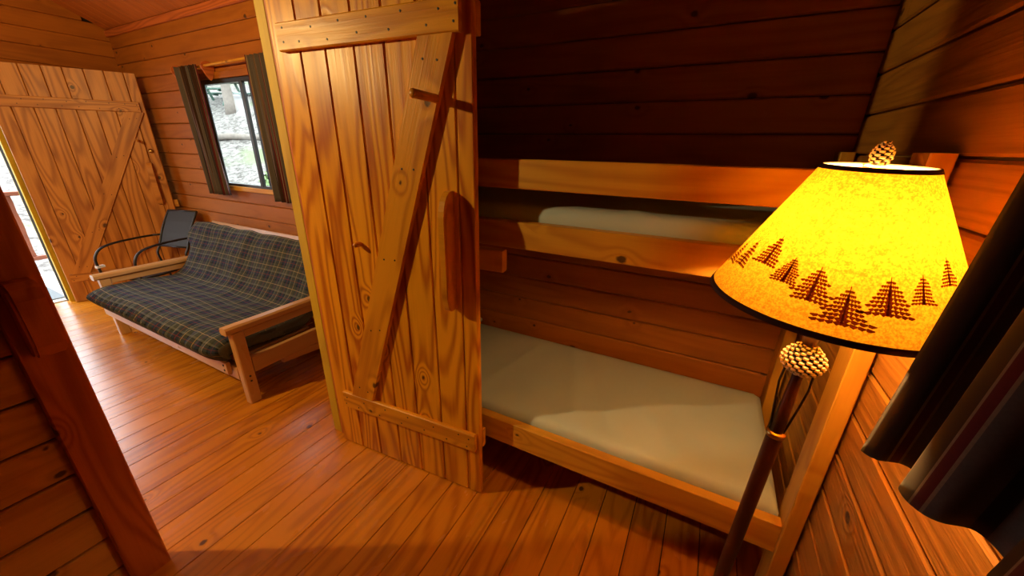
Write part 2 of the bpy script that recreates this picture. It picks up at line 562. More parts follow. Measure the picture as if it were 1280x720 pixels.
for a, b in courses(1.602, 0.1302, EAVE + 0.04):          # the living side, broken by the window
    yy = YB + random.uniform(-0.0015, 0.0015)
    if b <= WZ0 + 0.002 or a >= WZ1 - 0.002:
        course_plank(wb, M['wall'], XE, XP - 0.022, a, b, yy)
    elif a >= WZ0 - 0.01 and b <= WZ1 + 0.01:
        course_plank(wb, M['wall'], XE, WX0, a, b, yy)
        course_plank(wb, M['wall'], WX1, XP - 0.022, a, b, yy)
    else:
        course_plank(wb, M['wall'], XE, WX0, a, b, yy)
        course_plank(wb, M['wall'], WX1, XP - 0.022, a, b, yy)
        if a < WZ0:
            course_plank(wb, M['wall'], WX0, WX1, a, WZ0, yy)
        if b > WZ1:
            course_plank(wb, M['wall'], WX0, WX1, WZ1, b, yy)

# wall beside the bunk
wr = struct('wall_right', [(XR + PT - 0.007, XR + 0.11, YN - 0.1, YB + 0.1, -0.09, 3.4)], M['chink_pale'])
for a, b in courses(1.572, 0.1275, 2.36):
    boxbeam('siding_plank', M['rightwall'], (XR, XR + PT, YN, YB - 0.001, a + 0.003, b - 0.003), wr, ch=0.006, axis=1)
boxbeam('siding_plank', M['rightwall'], (XR + 0.004, XR + PT, -1.6, 1.6, 2.365, 2.5), wr, ch=0.006, axis=1)

# end wall with the entry doorway and its gable
we = struct('wall_end', [(XE - 0.11, XE - PT + 0.006, DY1, YB + 0.1, -0.09, DZ), (XE - 0.11, XE - PT + 0.006, YN - 0.1, DY0, -0.09, DZ),
                         (XE - 0.11, XE - PT + 0.006, YN - 0.1, YB + 0.1, DZ, EAVE + 0.05), ], M['dark_gap'])
bm = bmesh.new(); bm.from_mesh(we.data)
g = [[bm.verts.new((xx, y_, z_)) for y_, z_ in ((-1.98, EAVE + 0.05), (-1.98, ceil_z(1.98) + 0.05), (0, ceil_z(0) + 0.05), (1.98, ceil_z(1.98) + 0.05), (1.98, EAVE + 0.05))] for xx in (XE - 0.11, XE - PT + 0.006)]
bm.faces.new(g[0]); bm.faces.new(g[1][::-1])
for k in range(5):
    bm.faces.new((g[0][k], g[1][k], g[1][(k + 1) % 5], g[0][(k + 1) % 5]))
bmesh.ops.recalc_face_normals(bm, faces=bm.faces)
bm.to_mesh(we.data); bm.free()
for a, b in courses(1.53, 0.1302, 3.2):
    ymax = YB if b <= EAVE else YB - max(0.0, a + 0.03 - EAVE) / SLOPE
    if ymax < 0.1:
        continue
    if b <= DZ + 0.03:
        boxbeam('siding_plank', M['wall'], (XE - PT, XE, DY1 + 0.035, ymax, a + 0.001, b - 0.001), we, ch=0.0045, axis=1)
        boxbeam('siding_plank', M['wall'], (XE - PT, XE, -YB, DY0 - 0.035, a + 0.001, b - 0.001), we, ch=0.0045, axis=1)
    else:
        boxbeam('siding_plank', M['wall'], (XE - PT, XE, -ymax, ymax, a + 0.001, b - 0.001), we, ch=0.0045, axis=1)

# wall behind the camera
wf = struct('wall_front', [(XE - 0.1, XR + 0.1, YN - 0.1, YN, -0.09, EAVE + 0.05)], M['wall'])

# partition between the living room and the bunk room: planks left of the doorway, slab behind the open door
wp = struct('wall_partition', [(XP - 0.028, XP - PT + 0.012, YN, 0.16, -0.02, 2.031), (XP - 0.022, XP, 1.085, YB, 0, 2.031)], M['chink'])
bm = bmesh.new(); bm.from_mesh(wp.data)
g = [[bm.verts.new((xx, y_, z_)) for y_, z_ in ((YN, 2.031), (YN, EAVE + 0.02), (0, ceil_z(0) + 0.02), (YB, EAVE + 0.02), (YB, 2.031))] for xx in (XP - 0.0225, XP - 0.0005)]
bm.faces.new(g[0]); bm.faces.new(g[1][::-1])
for k in range(5):
    bm.faces.new((g[0][k], g[1][k], g[1][(k + 1) % 5], g[0][(k + 1) % 5]))
bmesh.ops.recalc_face_normals(bm, faces=bm.faces)
bm.to_mesh(wp.data); bm.free()
for a, b in courses(0.632, 0.1385, 2.03):
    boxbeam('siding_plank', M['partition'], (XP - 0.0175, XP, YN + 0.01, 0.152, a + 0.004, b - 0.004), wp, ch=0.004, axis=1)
for a, b in courses(0.632, 0.1385, 2.03):
    boxbeam('siding_plank', M['wall'], (XP + 0.0005, XP + 0.012, 1.092, YB - 0.004, a + 0.001, b - 0.001), wp, ch=0.003, axis=1)
# doorway posts
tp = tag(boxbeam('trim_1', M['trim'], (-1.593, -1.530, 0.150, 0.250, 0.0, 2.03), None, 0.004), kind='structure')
tp2 = tag(boxbeam('trim_2', M['post'], (-1.590, -1.530, 1.000, 1.085, 0.0, 2.03), None, 0.003), kind='structure')
th = tag(boxbeam('trim_3', M['post'], (-1.590, -1.530, 0.150, 1.085, 2.031, 2.10), None, 0.003), kind='structure')

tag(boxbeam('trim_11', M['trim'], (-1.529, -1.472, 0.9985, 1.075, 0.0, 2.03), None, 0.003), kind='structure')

# ceiling: two slopes, boards running up the slope over the living room's visible side
me = bpy.data.meshes.new('ceiling')
cx0, cx1 = XE - 0.3, XR + 0.1
def cz(y): return ceil_z(y) + 0.024
v = [(cx0, YN - 0.3, cz(YN - 0.3)), (cx1, YN - 0.3, cz(YN - 0.3)), (cx1, 0, cz(0)), (cx0, 0, cz(0)), (cx1, YB + 0.3, cz(YB + 0.3)), (cx0, YB + 0.3, cz(YB + 0.3))]
v += [(a, b_, c + 0.08) for a, b_, c in v]
f = [(0, 1, 2, 3), (3, 2, 4, 5), (9, 8, 7, 6), (11, 10, 8, 9), (0, 6, 7, 1), (4, 10, 11, 5), (1, 7, 8, 2), (2, 8, 10, 4), (0, 3, 9, 6), (3, 5, 11, 9)]
me.from_pydata(v, [], f)
ce = tag(link('ceiling', me, M['dark_gap']), kind='structure')
xb = XE + 0.002
ny = 1 / math.hypot(1, SLOPE)
while xb < XP - 0.1:
    for sgn in (1,):
        o = beam('ceiling_board', M['ceil'], (xb + 0.062, sgn * (YB - 0.005), ceil_z(YB - 0.005) + 0.012), (xb + 0.062, sgn * 0.02, ceil_z(0.02) + 0.012), 0.1225, 0.02, (1, 0, 0), ce, 0.004)
    xb += 0.125
# trim along the top of the back wall
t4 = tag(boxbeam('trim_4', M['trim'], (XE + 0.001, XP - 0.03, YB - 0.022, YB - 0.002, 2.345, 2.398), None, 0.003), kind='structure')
# entry door frame: jambs and head
for nm, bb in (('trim_5', (XE - 0.12, XE + 0.012, DY1, DY1 + 0.034, 0.0, DZ)), ('trim_6', (XE - 0.12, XE + 0.012, DY0 - 0.034, DY0, 0.0, DZ)), ('trim_7', (XE - 0.12, XE + 0.012, DY0 - 0.034, DY1 + 0.034, DZ + 0.001, DZ + 0.036))):
    tag(boxbeam(nm, M['post'], bb, None, 0.003), kind='structure')
tag(boxbeam('trim_8', M['deck'], (XE - 0.13, XE - 0.064, DY0, DY1, -0.05, 0.006), None, 0.004), kind='structure')

# ------------------------------------------------------------------ window over the futon
win = empty('window_1')
win['kind'] = 'structure'
fy0, fy1 = YB - 0.010, YB + 0.032
MX = -3.285
for nm, bb in (('frame_rail', (WX0, WX1, fy0, fy1, WZ0, WZ0 + 0.024)), ('frame_rail', (WX0, WX1, fy0, fy1, WZ1 - 0.03, WZ1)),
               ('frame_stile', (WX0 - 0.004, -3.792, fy0 - 0.002, fy0 + 0.010, WZ0 + 0.024, WZ1 - 0.03)), ('frame_stile', (WX1 - 0.03, WX1, fy0, fy1, WZ0 + 0.024, WZ1 - 0.03))):
    boxbeam(nm, M['bronze'], bb, win, 0.003)
boxbeam('sash_stile', M['bronze'], (MX - 0.018, MX + 0.016, fy0 - 0.004, fy0 + 0.022, WZ0 + 0.02, WZ1 - 0.026), win, 0.002)
boxbeam('sash_stile', M['bronze'], (MX + 0.055, MX + 0.075, fy0 + 0.024, fy1 - 0.004, WZ0 + 0.022, WZ1 - 0.028), win, 0.002)
link('pane', boxes_mesh('pane', [(-3.80, MX, fy0 + 0.010, fy0 + 0.014, WZ0 + 0.02, WZ1 - 0.026)]), M['glass'], win)
link('pane', boxes_mesh('pane', [(MX + 0.005, WX1 - 0.02, fy0 + 0.032, fy0 + 0.036, WZ0 + 0.02, WZ1 - 0.026)]), M['glass'], win)
tag(boxbeam('trim_9', M['bunk'], (WX0 - 0.01, WX1 + 0.01, YB - 0.030, YB - 0.012, WZ0 - 0.034, WZ0 + 0.004), None, 0.003), kind='structure')
tag(boxbeam('trim_10', M['wall'], (WX0 - 0.01, WX1 + 0.01, YB - 0.020, YB - 0.003, WZ1 + 0.002, WZ1 + 0.05), None, 0.003), kind='structure')

# ------------------------------------------------------------------ plank doors with ledges and brace
def ledge(name, mat, root, s0, s1, z0, z1, y0, y1, nails=0):
    o = boxbeam(name, mat, (s0, s1, y0, y1, z0, z1), root, 0.004)
    return o
nail_me = lathe_mesh('nail', [(0.0036, -0.001), (0.0036, 0.0006), (0.0024, 0.0009)], 8)
nail_me.materials.append(M['nail'])
def nail(part, root_pt):
    """nail head on the room face of a ledge; the point is in the door's own axes"""
    mw = part.matrix_basis.inverted() @ (Matrix.Translation(root_pt) @ Matrix.Rotation(math.radians(90), 4, 'X'))
    o = link('nail_head', nail_me, None, part, mw)
    return o
def handle_outline(p, z0, z1):
    """side view of a pull handle: standing p off the door, ends rounded (x = off the door, z)"""
    pts = [(0, z0)]
    r = min(p * 1.0, 0.07)
    for k in range(9):
        a = k / 8 * math.pi / 2
        pts.append((p - r * 0.45 + r * 0.45 * math.sin(a), z0 + r * 1.1 * (1 - math.cos(a))))
    for k in range(9):
        a = k / 8 * math.pi / 2
        pts.append((p - r * 0.8 + r * 0.8 * math.cos(a), z1 - r * 1.5 * (1 - math.sin(a))))
    pts.append((0, z1))
    return pts
def handle_mesh(p, z0, z1, slot0, slot1, t):
    """handle board with a finger slot open to the door: outline minus slot, extruded t"""
    out = handle_outline(p, z0, z1)
    # walk: bottom, round front, top, then back along the door face with the slot cut in
    out = out + [(0, slot1), (p * 0.42, slot1 - 0.02), (p * 0.42, slot0 + 0.02), (0, slot0)]
    n = len(out)
    vs = [(0, -x, z) for x, z in out] + [(t, -x, z) for x, z in out]
    bm = bmesh.new()
    bv = [bm.verts.new(q) for q in vs]
    f1 = bm.faces.new(bv[:n]); f2 = bm.faces.new(bv[n:])
    for i in range(n):
        bm.faces.new((bv[i], bv[(i + 1) % n], bv[n + (i + 1) % n], bv[n + i]))
    bmesh.ops.triangulate(bm, faces=[f1, f2])
    bmesh.ops.recalc_face_normals(bm, faces=bm.faces)
    me = bpy.data.meshes.new('pull_handle')
    bm.to_mesh(me); bm.free()
    return me

def plank_door(root, wood_m, bat_m, seams, H, th, top_l, bot_l, brace, peg, handle, nails=True):
    for a, b in zip(seams[:-1], seams[1:]):
        o = boxbeam('door_board', wood_m, (a + 0.0014, b - 0.0014, 0, th, 0.008, H + random.uniform(-0.002, 0.002)), root, 0.004, axis=2)
    bt = 0.021
    for (s0, s1, z0, z1) in (top_l, bot_l):
        o = boxbeam('ledge', bat_m, (s0, s1, -bt, -0.0005, z0, z1), root, 0.004)
        if nails:
            for a, b in zip(seams[:-1], seams[1:]):
                for k, q in enumerate((0.28, 0.74)):
                    sx = min(max(a + (b - a) * (0.30 + 0.4 * k), s0 + 0.02), s1 - 0.02) + random.uniform(-0.012, 0.012)
                    nail(o, (sx, -bt - 0.0002, z0 + (z1 - z0) * (q + random.uniform(-0.06, 0.06))))
    (sb, zb), (st, zt), bw = brace
    # the brace is cut level where it meets the two ledges
    dx, dz = st - sb, zt - zb
    hw = bw / 2 * math.hypot(dx, dz) / dz
    L = math.hypot(dx, dz)
    bm_ = prism_mesh('brace', [(sb - hw, zb), (sb + hw, zb), (st + hw, zt), (st - hw, zt)], bt)
    # turn into local axes with grain along X
    ang = math.atan2(dz, dx)
    rot = Matrix.Rotation(ang, 4, 'Y')       # local x -> along the brace
    c = Vector(((sb + st) / 2, 0, (zb + zt) / 2))
    mw = Matrix.Translation((c.x, -bt, c.z)) @ Matrix.Rotation(-ang, 4, 'Y') @ Matrix.Rotation(math.radians(90), 4, 'X')
    bm_.transform(mw.inverted() @ Matrix.Translation((0, -bt, 0)))
    br = link('brace', bm_, bat_m, root, mw)
    if nails:
        for k in range(5):
            t = 0.04 + 0.23 * k
            for q in (-0.22, 0.24):
                nail(br, (sb + dx * t + bw * q * (0.8 + 0.3 * random.random()), -bt - 0.0002, zb + dz * t + random.uniform(-0.01, 0.01)))
    if peg:
        s, z, r, ln = peg
        o = tube('coat_peg', bat_m, [(s, -bt + 0.004, z), (s, -bt - ln * 0.5, z + 0.001), (s, -bt - ln + 0.004, z + 0.002), (s, -bt - ln, z + 0.002)], [r, r, r, r * 0.8], root, 14)
    s, p, z0, z1, t = handle
    h = link('pull_handle', handle_mesh(p, z0, z1, z0 + (z1 - z0) * 0.2, z0 + (z1 - z0) * 0.68, t), bat_m, root, Matrix.Translation((s, -0.0005, 0)))
    return root

ang = math.atan2(0.0572, 0.7853)
bd = empty('plank_door', (-1.435, 0.974, 0), ang, 'large open ledged-and-braced pine plank door in the middle, between futon and bunk', 'door')
plank_door(bd, M['door'], M['batten'], [-0.045, 0.089, 0.206, 0.331, 0.453, 0.581, 0.705, 0.768], 2.026, 0.026,
           (0.012, 0.735, 1.748, 1.833), (0.032, 0.752, 0.250, 0.337), ((0.153, 0.337), (0.655, 1.748), 0.112), (0.648, 1.583, 0.0125, 0.115), (0.664, 0.066, 0.893, 1.312, 0.021))
tube('small_peg', M['batten'], [(0.250, 0.002, 1.083), (0.250, -0.028, 1.085), (0.250, -0.033, 1.085)], [0.010, 0.010, 0.007], bd, 12)
boxbeam('back_ledge', M['batten'], (0.02, 0.7675, 0.0265, 0.05, 1.748, 1.833), bd, 0.004)
boxbeam('back_ledge', M['batten'], (0.02, 0.7675, 0.0265, 0.05, 0.245, 0.337), bd, 0.004)
boxbeam('latch_bar', M['bunk'], (0.42, 0.842, 0.048, 0.086, 1.036, 1.114), bd, 0.004)
for s0 in (0.46, 0.66):
    boxbeam('latch_keeper', M['batten'], (s0, s0 + 0.04, 0.0265, 0.0478, 1.01, 1.155), bd, 0.003)
for z in (0.45, 1.65):
    tube('hinge', M['steel'], [(-0.047, 0.022, z - 0.045), (-0.047, 0.022, z + 0.045)], 0.006, bd, 10)

ed = empty('entry_door', (-5.165, 0.972, 0), math.radians(90 - 27), 'pine plank door with Z brace standing open at the far left end of the room', 'door')
plank_door(ed, M['entry'], M['entry'], [0.0, 0.101, 0.224, 0.346, 0.464, 0.587, 0.709, 0.833, 0.912], 2.01, 0.026,
           (0.03, 0.878, 1.69, 1.775), (0.035, 0.87, 0.20, 0.275), ((0.115, 0.275), (0.835, 1.69), 0.105), (0.80, 1.447, 0.011, 0.10), (0.80, 0.06, 0.87, 1.255, 0.04))
o = link('door_knob', lathe_mesh('door_knob', [(0.020, 0.0), (0.020, 0.004), (0.008, 0.006), (0.008, 0.016), (0.014, 0.020), (0.013, 0.028), (0.006, 0.031)], 18), M['brass'], ed,
         Matrix.Translation((0.862, -0.001, 1.36)) @ Matrix.Rotation(math.radians(90), 4, 'X'), True)
boxbeam('latch_bar', M['bunk'], (0.72, 0.944, 0.0265, 0.055, 0.83, 0.90), ed, 0.004)

# catch block on the near doorway post
def catch_mesh():
    """block with a rounded lower end and a sloping upper shoulder; profile in (x off post, z)"""
    prof = [(0, 0.925), (0.0, 1.115), (0.030, 1.112), (0.052, 1.10), (0.064, 1.07), (0.066, 0.99), (0.064, 0.945), (0.050, 0.915), (0.024, 0.905), (0.0, 0.905)]
    n = len(prof)
    bm = bmesh.new()
    a = [bm.verts.new((x, 0, z)) for x, z in prof]
    b = [bm.verts.new((x, 0.058, z)) for x, z in prof]
    fs = [bm.faces.new(a), bm.faces.new(b)]
    for i in range(n):
        bm.faces.new((a[i], a[(i + 1) % n], b[(i + 1) % n], b[i]))
    bmesh.ops.recalc_face_normals(bm, faces=bm.faces)
    bmesh.ops.bevel(bm, geom=[e for e in bm.edges if abs(e.verts[0].co.y - e.verts[1].co.y) < 1e-6 and e.verts[0].co.x + e.verts[1].co.x > 0.01], offset=0.006, segments=2, affect='EDGES')
    rot = Matrix.Translation((-0.02, -0.02, -1.01))
    bmesh.ops.transform(bm, matrix=rot, verts=bm.verts)
    bmesh.ops.transform(bm, matrix=Matrix.Rotation(math.radians(90), 4, 'Y'), verts=bm.verts)
    me = bpy.data.meshes.new('catch_block')
    bm.to_mesh(me); bm.free()
    return me
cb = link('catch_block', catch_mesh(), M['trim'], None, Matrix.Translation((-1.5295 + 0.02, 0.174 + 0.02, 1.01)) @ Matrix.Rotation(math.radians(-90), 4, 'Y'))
tag(cb, 'rounded reddish wooden latch catch fixed to the dark doorway post at lower left', 'door catch')

# ------------------------------------------------------------------ bunk bed
bk = empty('bunk_bed', (0, 0, 0), 0, 'two-tier bunk of plain pine lumber built against the back wall', 'bunk bed')
bx0, bx1 = -1.53, 0.421
YF = 1.100
pw = 0.042
for nm, b in (('post', (bx1 - pw, bx1, YF, YF + 0.088, 0.0, 1.452)), ('post', (bx1 - pw, bx1, 1.765, 1.853, 0.0, 1.452)),
              ('post', (bx0, bx0 + pw, YF + 0.02, YF + 0.108, 0.0, 1.452)), ('post', (bx0, bx0 + pw, 1.765, 1.853, 0.0, 1.452))):
    boxbeam(nm, M['bunk'], b, bk, 0.003)
ry0, ry1 = YF + 0.013, YF + 0.051
boxbeam('front_rail', M['bunk'], (bx0 + pw + 0.001, bx1 - pw - 0.001, ry0, ry1, 0.252, 0.368), bk, 0.003)
boxbeam('front_rail', M['bunk'], (bx0 + pw + 0.001, bx1 - pw - 0.001, ry0, ry1, 1.122, 1.214), bk, 0.003)
boxbeam('guard_rail', M['bunk'], (bx0 + pw + 0.001, bx1 - pw - 0.001, ry0, ry1, 1.322, 1.414), bk, 0.003)
for z0, z1 in ((0.232, 0.30), (1.10, 1.168)):
    boxbeam('back_rail', M['bunk'], (bx0 + pw + 0.001, bx1 - pw - 0.001, 1.815, 1.853, z0, z1), bk, 0.003)
    for xx in (bx0 + pw + 0.002, bx1 - pw - 0.04):
        boxbeam('end_rail', M['bunk'], (xx, xx + 0.036, ry1 + 0.002, 1.813, z0, z1), bk, 0.003)
    link('deck', boxes_mesh('deck', [(bx0 + pw + 0.002, bx1 - pw - 0.002, ry1 + 0.001, 1.814, z1 + 0.001, z1 + 0.012)]), M['bunk'], bk)

def cushion(name, x0, x1, y0, y1, z0, z1, mat, label, cat, amp=0.004, crease=(), nx=70, ny=26, group=None):
    """rounded mattress: closed grid, with shallow creases on its top"""
    r = min((z1 - z0) * 0.35, 0.03)
    bm = bmesh.new()
    def rounded(t, n, lo, hi):
        return lo + (hi - lo) * t
    xs = [x0, x0 + r * 0.3, x0 + r] + [x0 + r + (x1 - x0 - 2 * r) * k / nx for k in range(1, nx)] + [x1 - r, x1 - r * 0.3, x1]
    ys = [y0, y0 + r * 0.3, y0 + r] + [y0 + r + (y1 - y0 - 2 * r) * k / ny for k in range(1, ny)] + [y1 - r, y1 - r * 0.3, y1]
    def edge_drop(x, y):
        d = 0.0
        ex = max(0.0, r - min(x - x0, x1 - x)); ey = max(0.0, r - min(y - y0, y1 - y))
        e = min(r, math.hypot(ex, ey))
        return r - math.sqrt(max(0.0, r * r - e * e))
    top, bot = {}, {}
    for i, x in enumerate(xs):
        for j, y in enumerate(ys):
            fx = min(1, min(x - x0, x1 - x) / 0.08); fy = min(1, min(y - y0, y1 - y) / 0.08)
            n = mnoise.noise(Vector((x * 3.1, y * 2.3, z0 * 5))) * amp
            c = 0
            for (cxx, ang_, w_, dep) in crease:
                dd = (x - cxx) * math.cos(ang_) + (y - (y0 + y1) / 2) * math.sin(ang_)
                c += dep * math.exp(-(dd / w_) ** 2)
            top[i, j] = bm.verts.new((x, y, z1 - edge_drop(x, y) * 1.0 + (n + c) * fx * fy + amp * fx * fy))
            bot[i, j] = bm.verts.new((x, y, z0 + edge_drop(x, y) * 0.6))
    I, J = len(xs), len(ys)
    for i in range(I - 1):
        for j in range(J - 1):
            bm.faces.new((top[i, j], top[i + 1, j], top[i + 1, j + 1], top[i, j + 1]))
            bm.faces.new((bot[i, j], bot[i, j + 1], bot[i + 1, j + 1], bot[i + 1, j]))
    for i in range(I - 1):
        bm.faces.new((bot[i, 0], bot[i + 1, 0], top[i + 1, 0], top[i, 0]))
        bm.faces.new((top[i, J - 1], top[i + 1, J - 1], bot[i + 1, J - 1], bot[i, J - 1]))
    for j in range(J - 1):
        bm.faces.new((bot[0, j + 1], bot[0, j], top[0, j], top[0, j + 1]))
        bm.faces.new((bot[I - 1, j], bot[I - 1, j + 1], top[I - 1, j + 1], top[I - 1, j]))
    bmesh.ops.recalc_face_normals(bm, faces=bm.faces)
    me = bpy.data.meshes.new(name)
    bm.to_mesh(me); bm.free()
    o = link(name, me, mat, None, None, True)
    return tag(o, label, cat, group)
cushion('mattress', -1.47, 0.372, ry1 + 0.004, 1.812, 0.3125, 0.405, M['vinyl'], 'pale grey-green vinyl mattress on the lower bunk', 'mattress', 0.004,
        [(-0.42, 0.35, 0.035, 0.010), (-0.32, 0.45, 0.03, -0.008), (-0.12, 0.6, 0.04, 0.006), (-0.75, -0.2, 0.02, 0.005)])
cushion('mattress', -1.47, 0.372, ry1 + 0.004, 1.812, 1.1805, 1.263, M['vinyl'], 'pale vinyl mattress on the upper bunk behind the rails', 'mattress', 0.003, [(-0.3, 0.4, 0.03, 0.006)])
cushion('pillow', -1.44, -1.135, 1.42, 1.80, 0.4165, 0.448, M['vinyl'], 'thin pale pad at the door end of the lower bunk', 'pillow', 0.003, nx=14, ny=14)

# ------------------------------------------------------------------ floor lamp
LC = Vector((0.2317, 0.8613, 1.1906))
LN = Vector((0.018, -0.038, 1.0))
LL = LN.length
AX = LN / LL
FOOT = LC - LN * LC.z
HH, RB, RT = 0.2396 * LL, 0.198, 0.0735
U = Vector((0, 1, 0)).cross(AX).normalized()
V = AX.cross(U)
def tilt(loc):
    return Matrix(((U.x, V.x, AX.x, loc.x), (U.y, V.y, AX.y, loc.y), (U.z, V.z, AX.z, loc.z), (0, 0, 0, 1)))
lamp = empty('floor_lamp', FOOT, 0, 'slim dark floor lamp with pine cone ornament and glowing amber tree-print shade', 'floor lamp')
inv = Matrix.Translation(-FOOT)
LB = LC.z * LL                      # distance along the axis from the floor to the shade's lower rim
def on_axis(s): return inv @ tilt(FOOT + AX * s)
link('base', lathe_mesh('base', [(0.14, 0.0), (0.142, 0.010), (0.13, 0.018), (0.06, 0.028), (0.026, 0.045), (0.020, 0.07)], 48), M['lamp_metal'], lamp, Matrix.Translation((0, 0, 0)), True)
JT = LB - 0.335
link('lower_pole', lathe_mesh('lower_pole', [(0.0155, 0.05), (0.0165, 0.3), (0.0165, JT - 0.012), (0.0155, JT)], 20), M['lamp_metal'], lamp, on_axis(0), True)
link('joint_ring', lathe_mesh('joint_ring', [(0.0185, -0.006), (0.0195, 0.0), (0.0185, 0.006)], 24), M['brass'], lamp, on_axis(JT), True)
link('upper_pole', lathe_mesh('upper_pole', [(0.013, 0.0), (0.0125, 0.08), (0.010, 0.15), (0.012, 0.20)], 16), M['lamp_metal'], lamp, on_axis(JT), True)
for a in (165, -12):
    q = math.radians(a)
    cs, sn = math.cos(q), math.sin(q)
    o = tube('side_rod', M['cord'], [(0.012 * cs, 0.012 * sn, 0.0), (0.020 * cs, 0.020 * sn, 0.07), (0.026 * cs, 0.026 * sn, 0.13), (0.024 * cs, 0.024 * sn, 0.18)], 0.0024, lamp, 8)
    o.matrix_basis = on_axis(JT)

def pinecone_mesh(name, H, Rm, n, tip, up=True, fat=0.5):
    """core plus overlapping scales in a spiral; UV.x runs from the root (0) to the tip (1) of each scale"""
    bm = bmesh.new()
    uvl = bm.loops.layers.uv.new('UVMap')
    def rad(t):
        return Rm * math.sin(math.pi * (0.10 + 0.86 * t) ** fat) ** 0.75 if 0 <= t <= 1 else 0
    # core
    rows = 8
    prev = None
    for i in range(rows + 1):
        t = i / rows
        rr = max(0.002, rad(t) * 0.66)
        ring = [bm.verts.new((rr * math.cos(2 * math.pi * k / 12), rr * math.sin(2 * math.pi * k / 12), t * H)) for k in range(12)]
        if prev:
            for k in range(12):
                f = bm.faces.new((prev[k], prev[(k + 1) % 12], ring[(k + 1) % 12], ring[k]))
                for l in f.loops:
                    l[uvl].uv = (0, 0)
        else:
            f = bm.faces.new(ring[::-1])
            for l in f.loops:
                l[uvl].uv = (0, 0)
        prev = ring
    f = bm.faces.new(prev)
    for l in f.loops:
        l[uvl].uv = (0, 0)
    for i in range(n):
        t = (i + 0.5) / n
        a = i * 2.39996
        r0, r1 = rad(t) * 0.55, max(0.006, rad(t))
        wd = tip * (0.55 + 0.6 * rad(t) / Rm)
        e = Vector((math.cos(a), math.sin(a), 0)); s = Vector((-math.sin(a), math.cos(a), 0)); z = Vector((0, 0, 1))
        lift = (0.35 if up else -0.1) * r1 * (0.4 + t)
        c0 = e * r0 + z * (t * H)
        c1 = e * r1 + z * (t * H + lift)
        th = wd * 0.42
        pts = [(c0 + s * wd * 0.25, 0), (c0 - s * wd * 0.25, 0), (c1 * 1.0 - e * wd * 0.35 - s * wd * 0.55, 0.6), (c1 - s * wd * 0.25, 1), (c1 + s * wd * 0.25, 1), (c1 - e * wd * 0.35 + s * wd * 0.55, 0.6)]
        up_v = [(bm.verts.new(p + z * th * (0.5 if q > 0 else 0.2)), q) for p, q in pts]
        dn_v = [(bm.verts.new(p - z * th * (0.5 if q > 0 else 0.2)), q) for p, q in pts]
        def add(vs):
            f = bm.faces.new([v for v, _ in vs])
            for l, (_, q) in zip(f.loops, vs):
                l[uvl].uv = (q, 0)
        add(up_v); add(dn_v[::-1])
        for k in range(6):
            add([up_v[k], dn_v[k], dn_v[(k + 1) % 6], up_v[(k + 1) % 6]])
    bmesh.ops.recalc_face_normals(bm, faces=bm.faces)
    me = bpy.data.meshes.new(name)
    bm.to_mesh(me); bm.free()
    return me
o = link('pine_cone_ornament', pinecone_mesh('pine_cone_ornament', 0.070, 0.040, 150, 0.0088, False, 0.9), M['pinecone'], lamp, on_axis(LB - 0.168))
o['label'] = 'black and cream pine cone ornament under the shade'
link('socket', lathe_mesh('socket', [(0.013, -0.102), (0.020, -0.060), (0.020, -0.020), (0.013, -0.012)], 20), M['lamp_metal'], lamp, on_axis(LB), True)
link('bulb_neck', lathe_mesh('bulb_neck', [(0.012, -0.012), (0.012, 0.05), (0.016, 0.064)], 16), M['clear_plastic'], lamp, on_axis(LB), True)
link('bulb', lathe_mesh('bulb', [(0.015, 0.065), (0.024, 0.079), (0.030, 0.099), (0.030, 0.114), (0.024, 0.131), (0.010, 0.140)], 20), M['bulb'], lamp, on_axis(LB), True)
for sg in (1, -1):
    pts = catmull([(0.014 * sg, 0, -0.01), (0.045 * sg, 0, 0.03), (0.050 * sg, 0, 0.11), (0.034 * sg, 0, 0.19), (0.004 * sg, 0, HH - 0.004)], 6)
    o = tube('harp', M['brass'], pts, 0.0018, lamp, 8)
    o.matrix_basis = on_axis(LB)
for a in (90, 210, 330):
    q = math.radians(a)
    o = tube('spider_arm', M['brass'], [(0.004 * math.cos(q), 0.004 * math.sin(q), HH - 0.006), ((RT - 0.001) * math.cos(q), (RT - 0.001) * math.sin(q), HH - 0.006)], 0.0015, lamp, 6)
    o.matrix_basis = on_axis(LB)
SEG = 96
def ring_r(t): return RB + (RT - RB) * t
sm = lathe_mesh('shade', [(ring_r(k / 12), HH * k / 12) for k in range(13)], SEG, True)
bm = bmesh.new(); bm.from_mesh(sm)
bad = [f for f in bm.faces if max(v.co.z for v in f.verts) - min(v.co.z for v in f.verts) > HH * 0.5]
bmesh.ops.delete(bm, geom=bad, context='FACES_ONLY')
bm.to_mesh(sm); bm.free()
shade = link('shade', sm, M['shade'], lamp, on_axis(LB), True)
shade['label'] = 'glowing mottled amber parchment cone shade'
def band(name, t0, t1, out, inn, mat):
    z0, z1 = HH * t0, HH * t1
    return link(name, lathe_mesh(name, [(ring_r(t0) + out, z0), (ring_r(t1) + out, z1), (ring_r(t1) - inn, z1), (ring_r(t0) - inn, z0)], SEG, True), mat, shade, None, True)
band('lower_trim', -0.012, 0.026, 0.0012, 0.0012, M['shade_trim'])
band('upper_trim', 0.975, 1.004, 0.0012, 0.0006, M['shade_trim'])
band('lining', 0.972, 1.003, -0.0008, 0.0016, M['lining'])

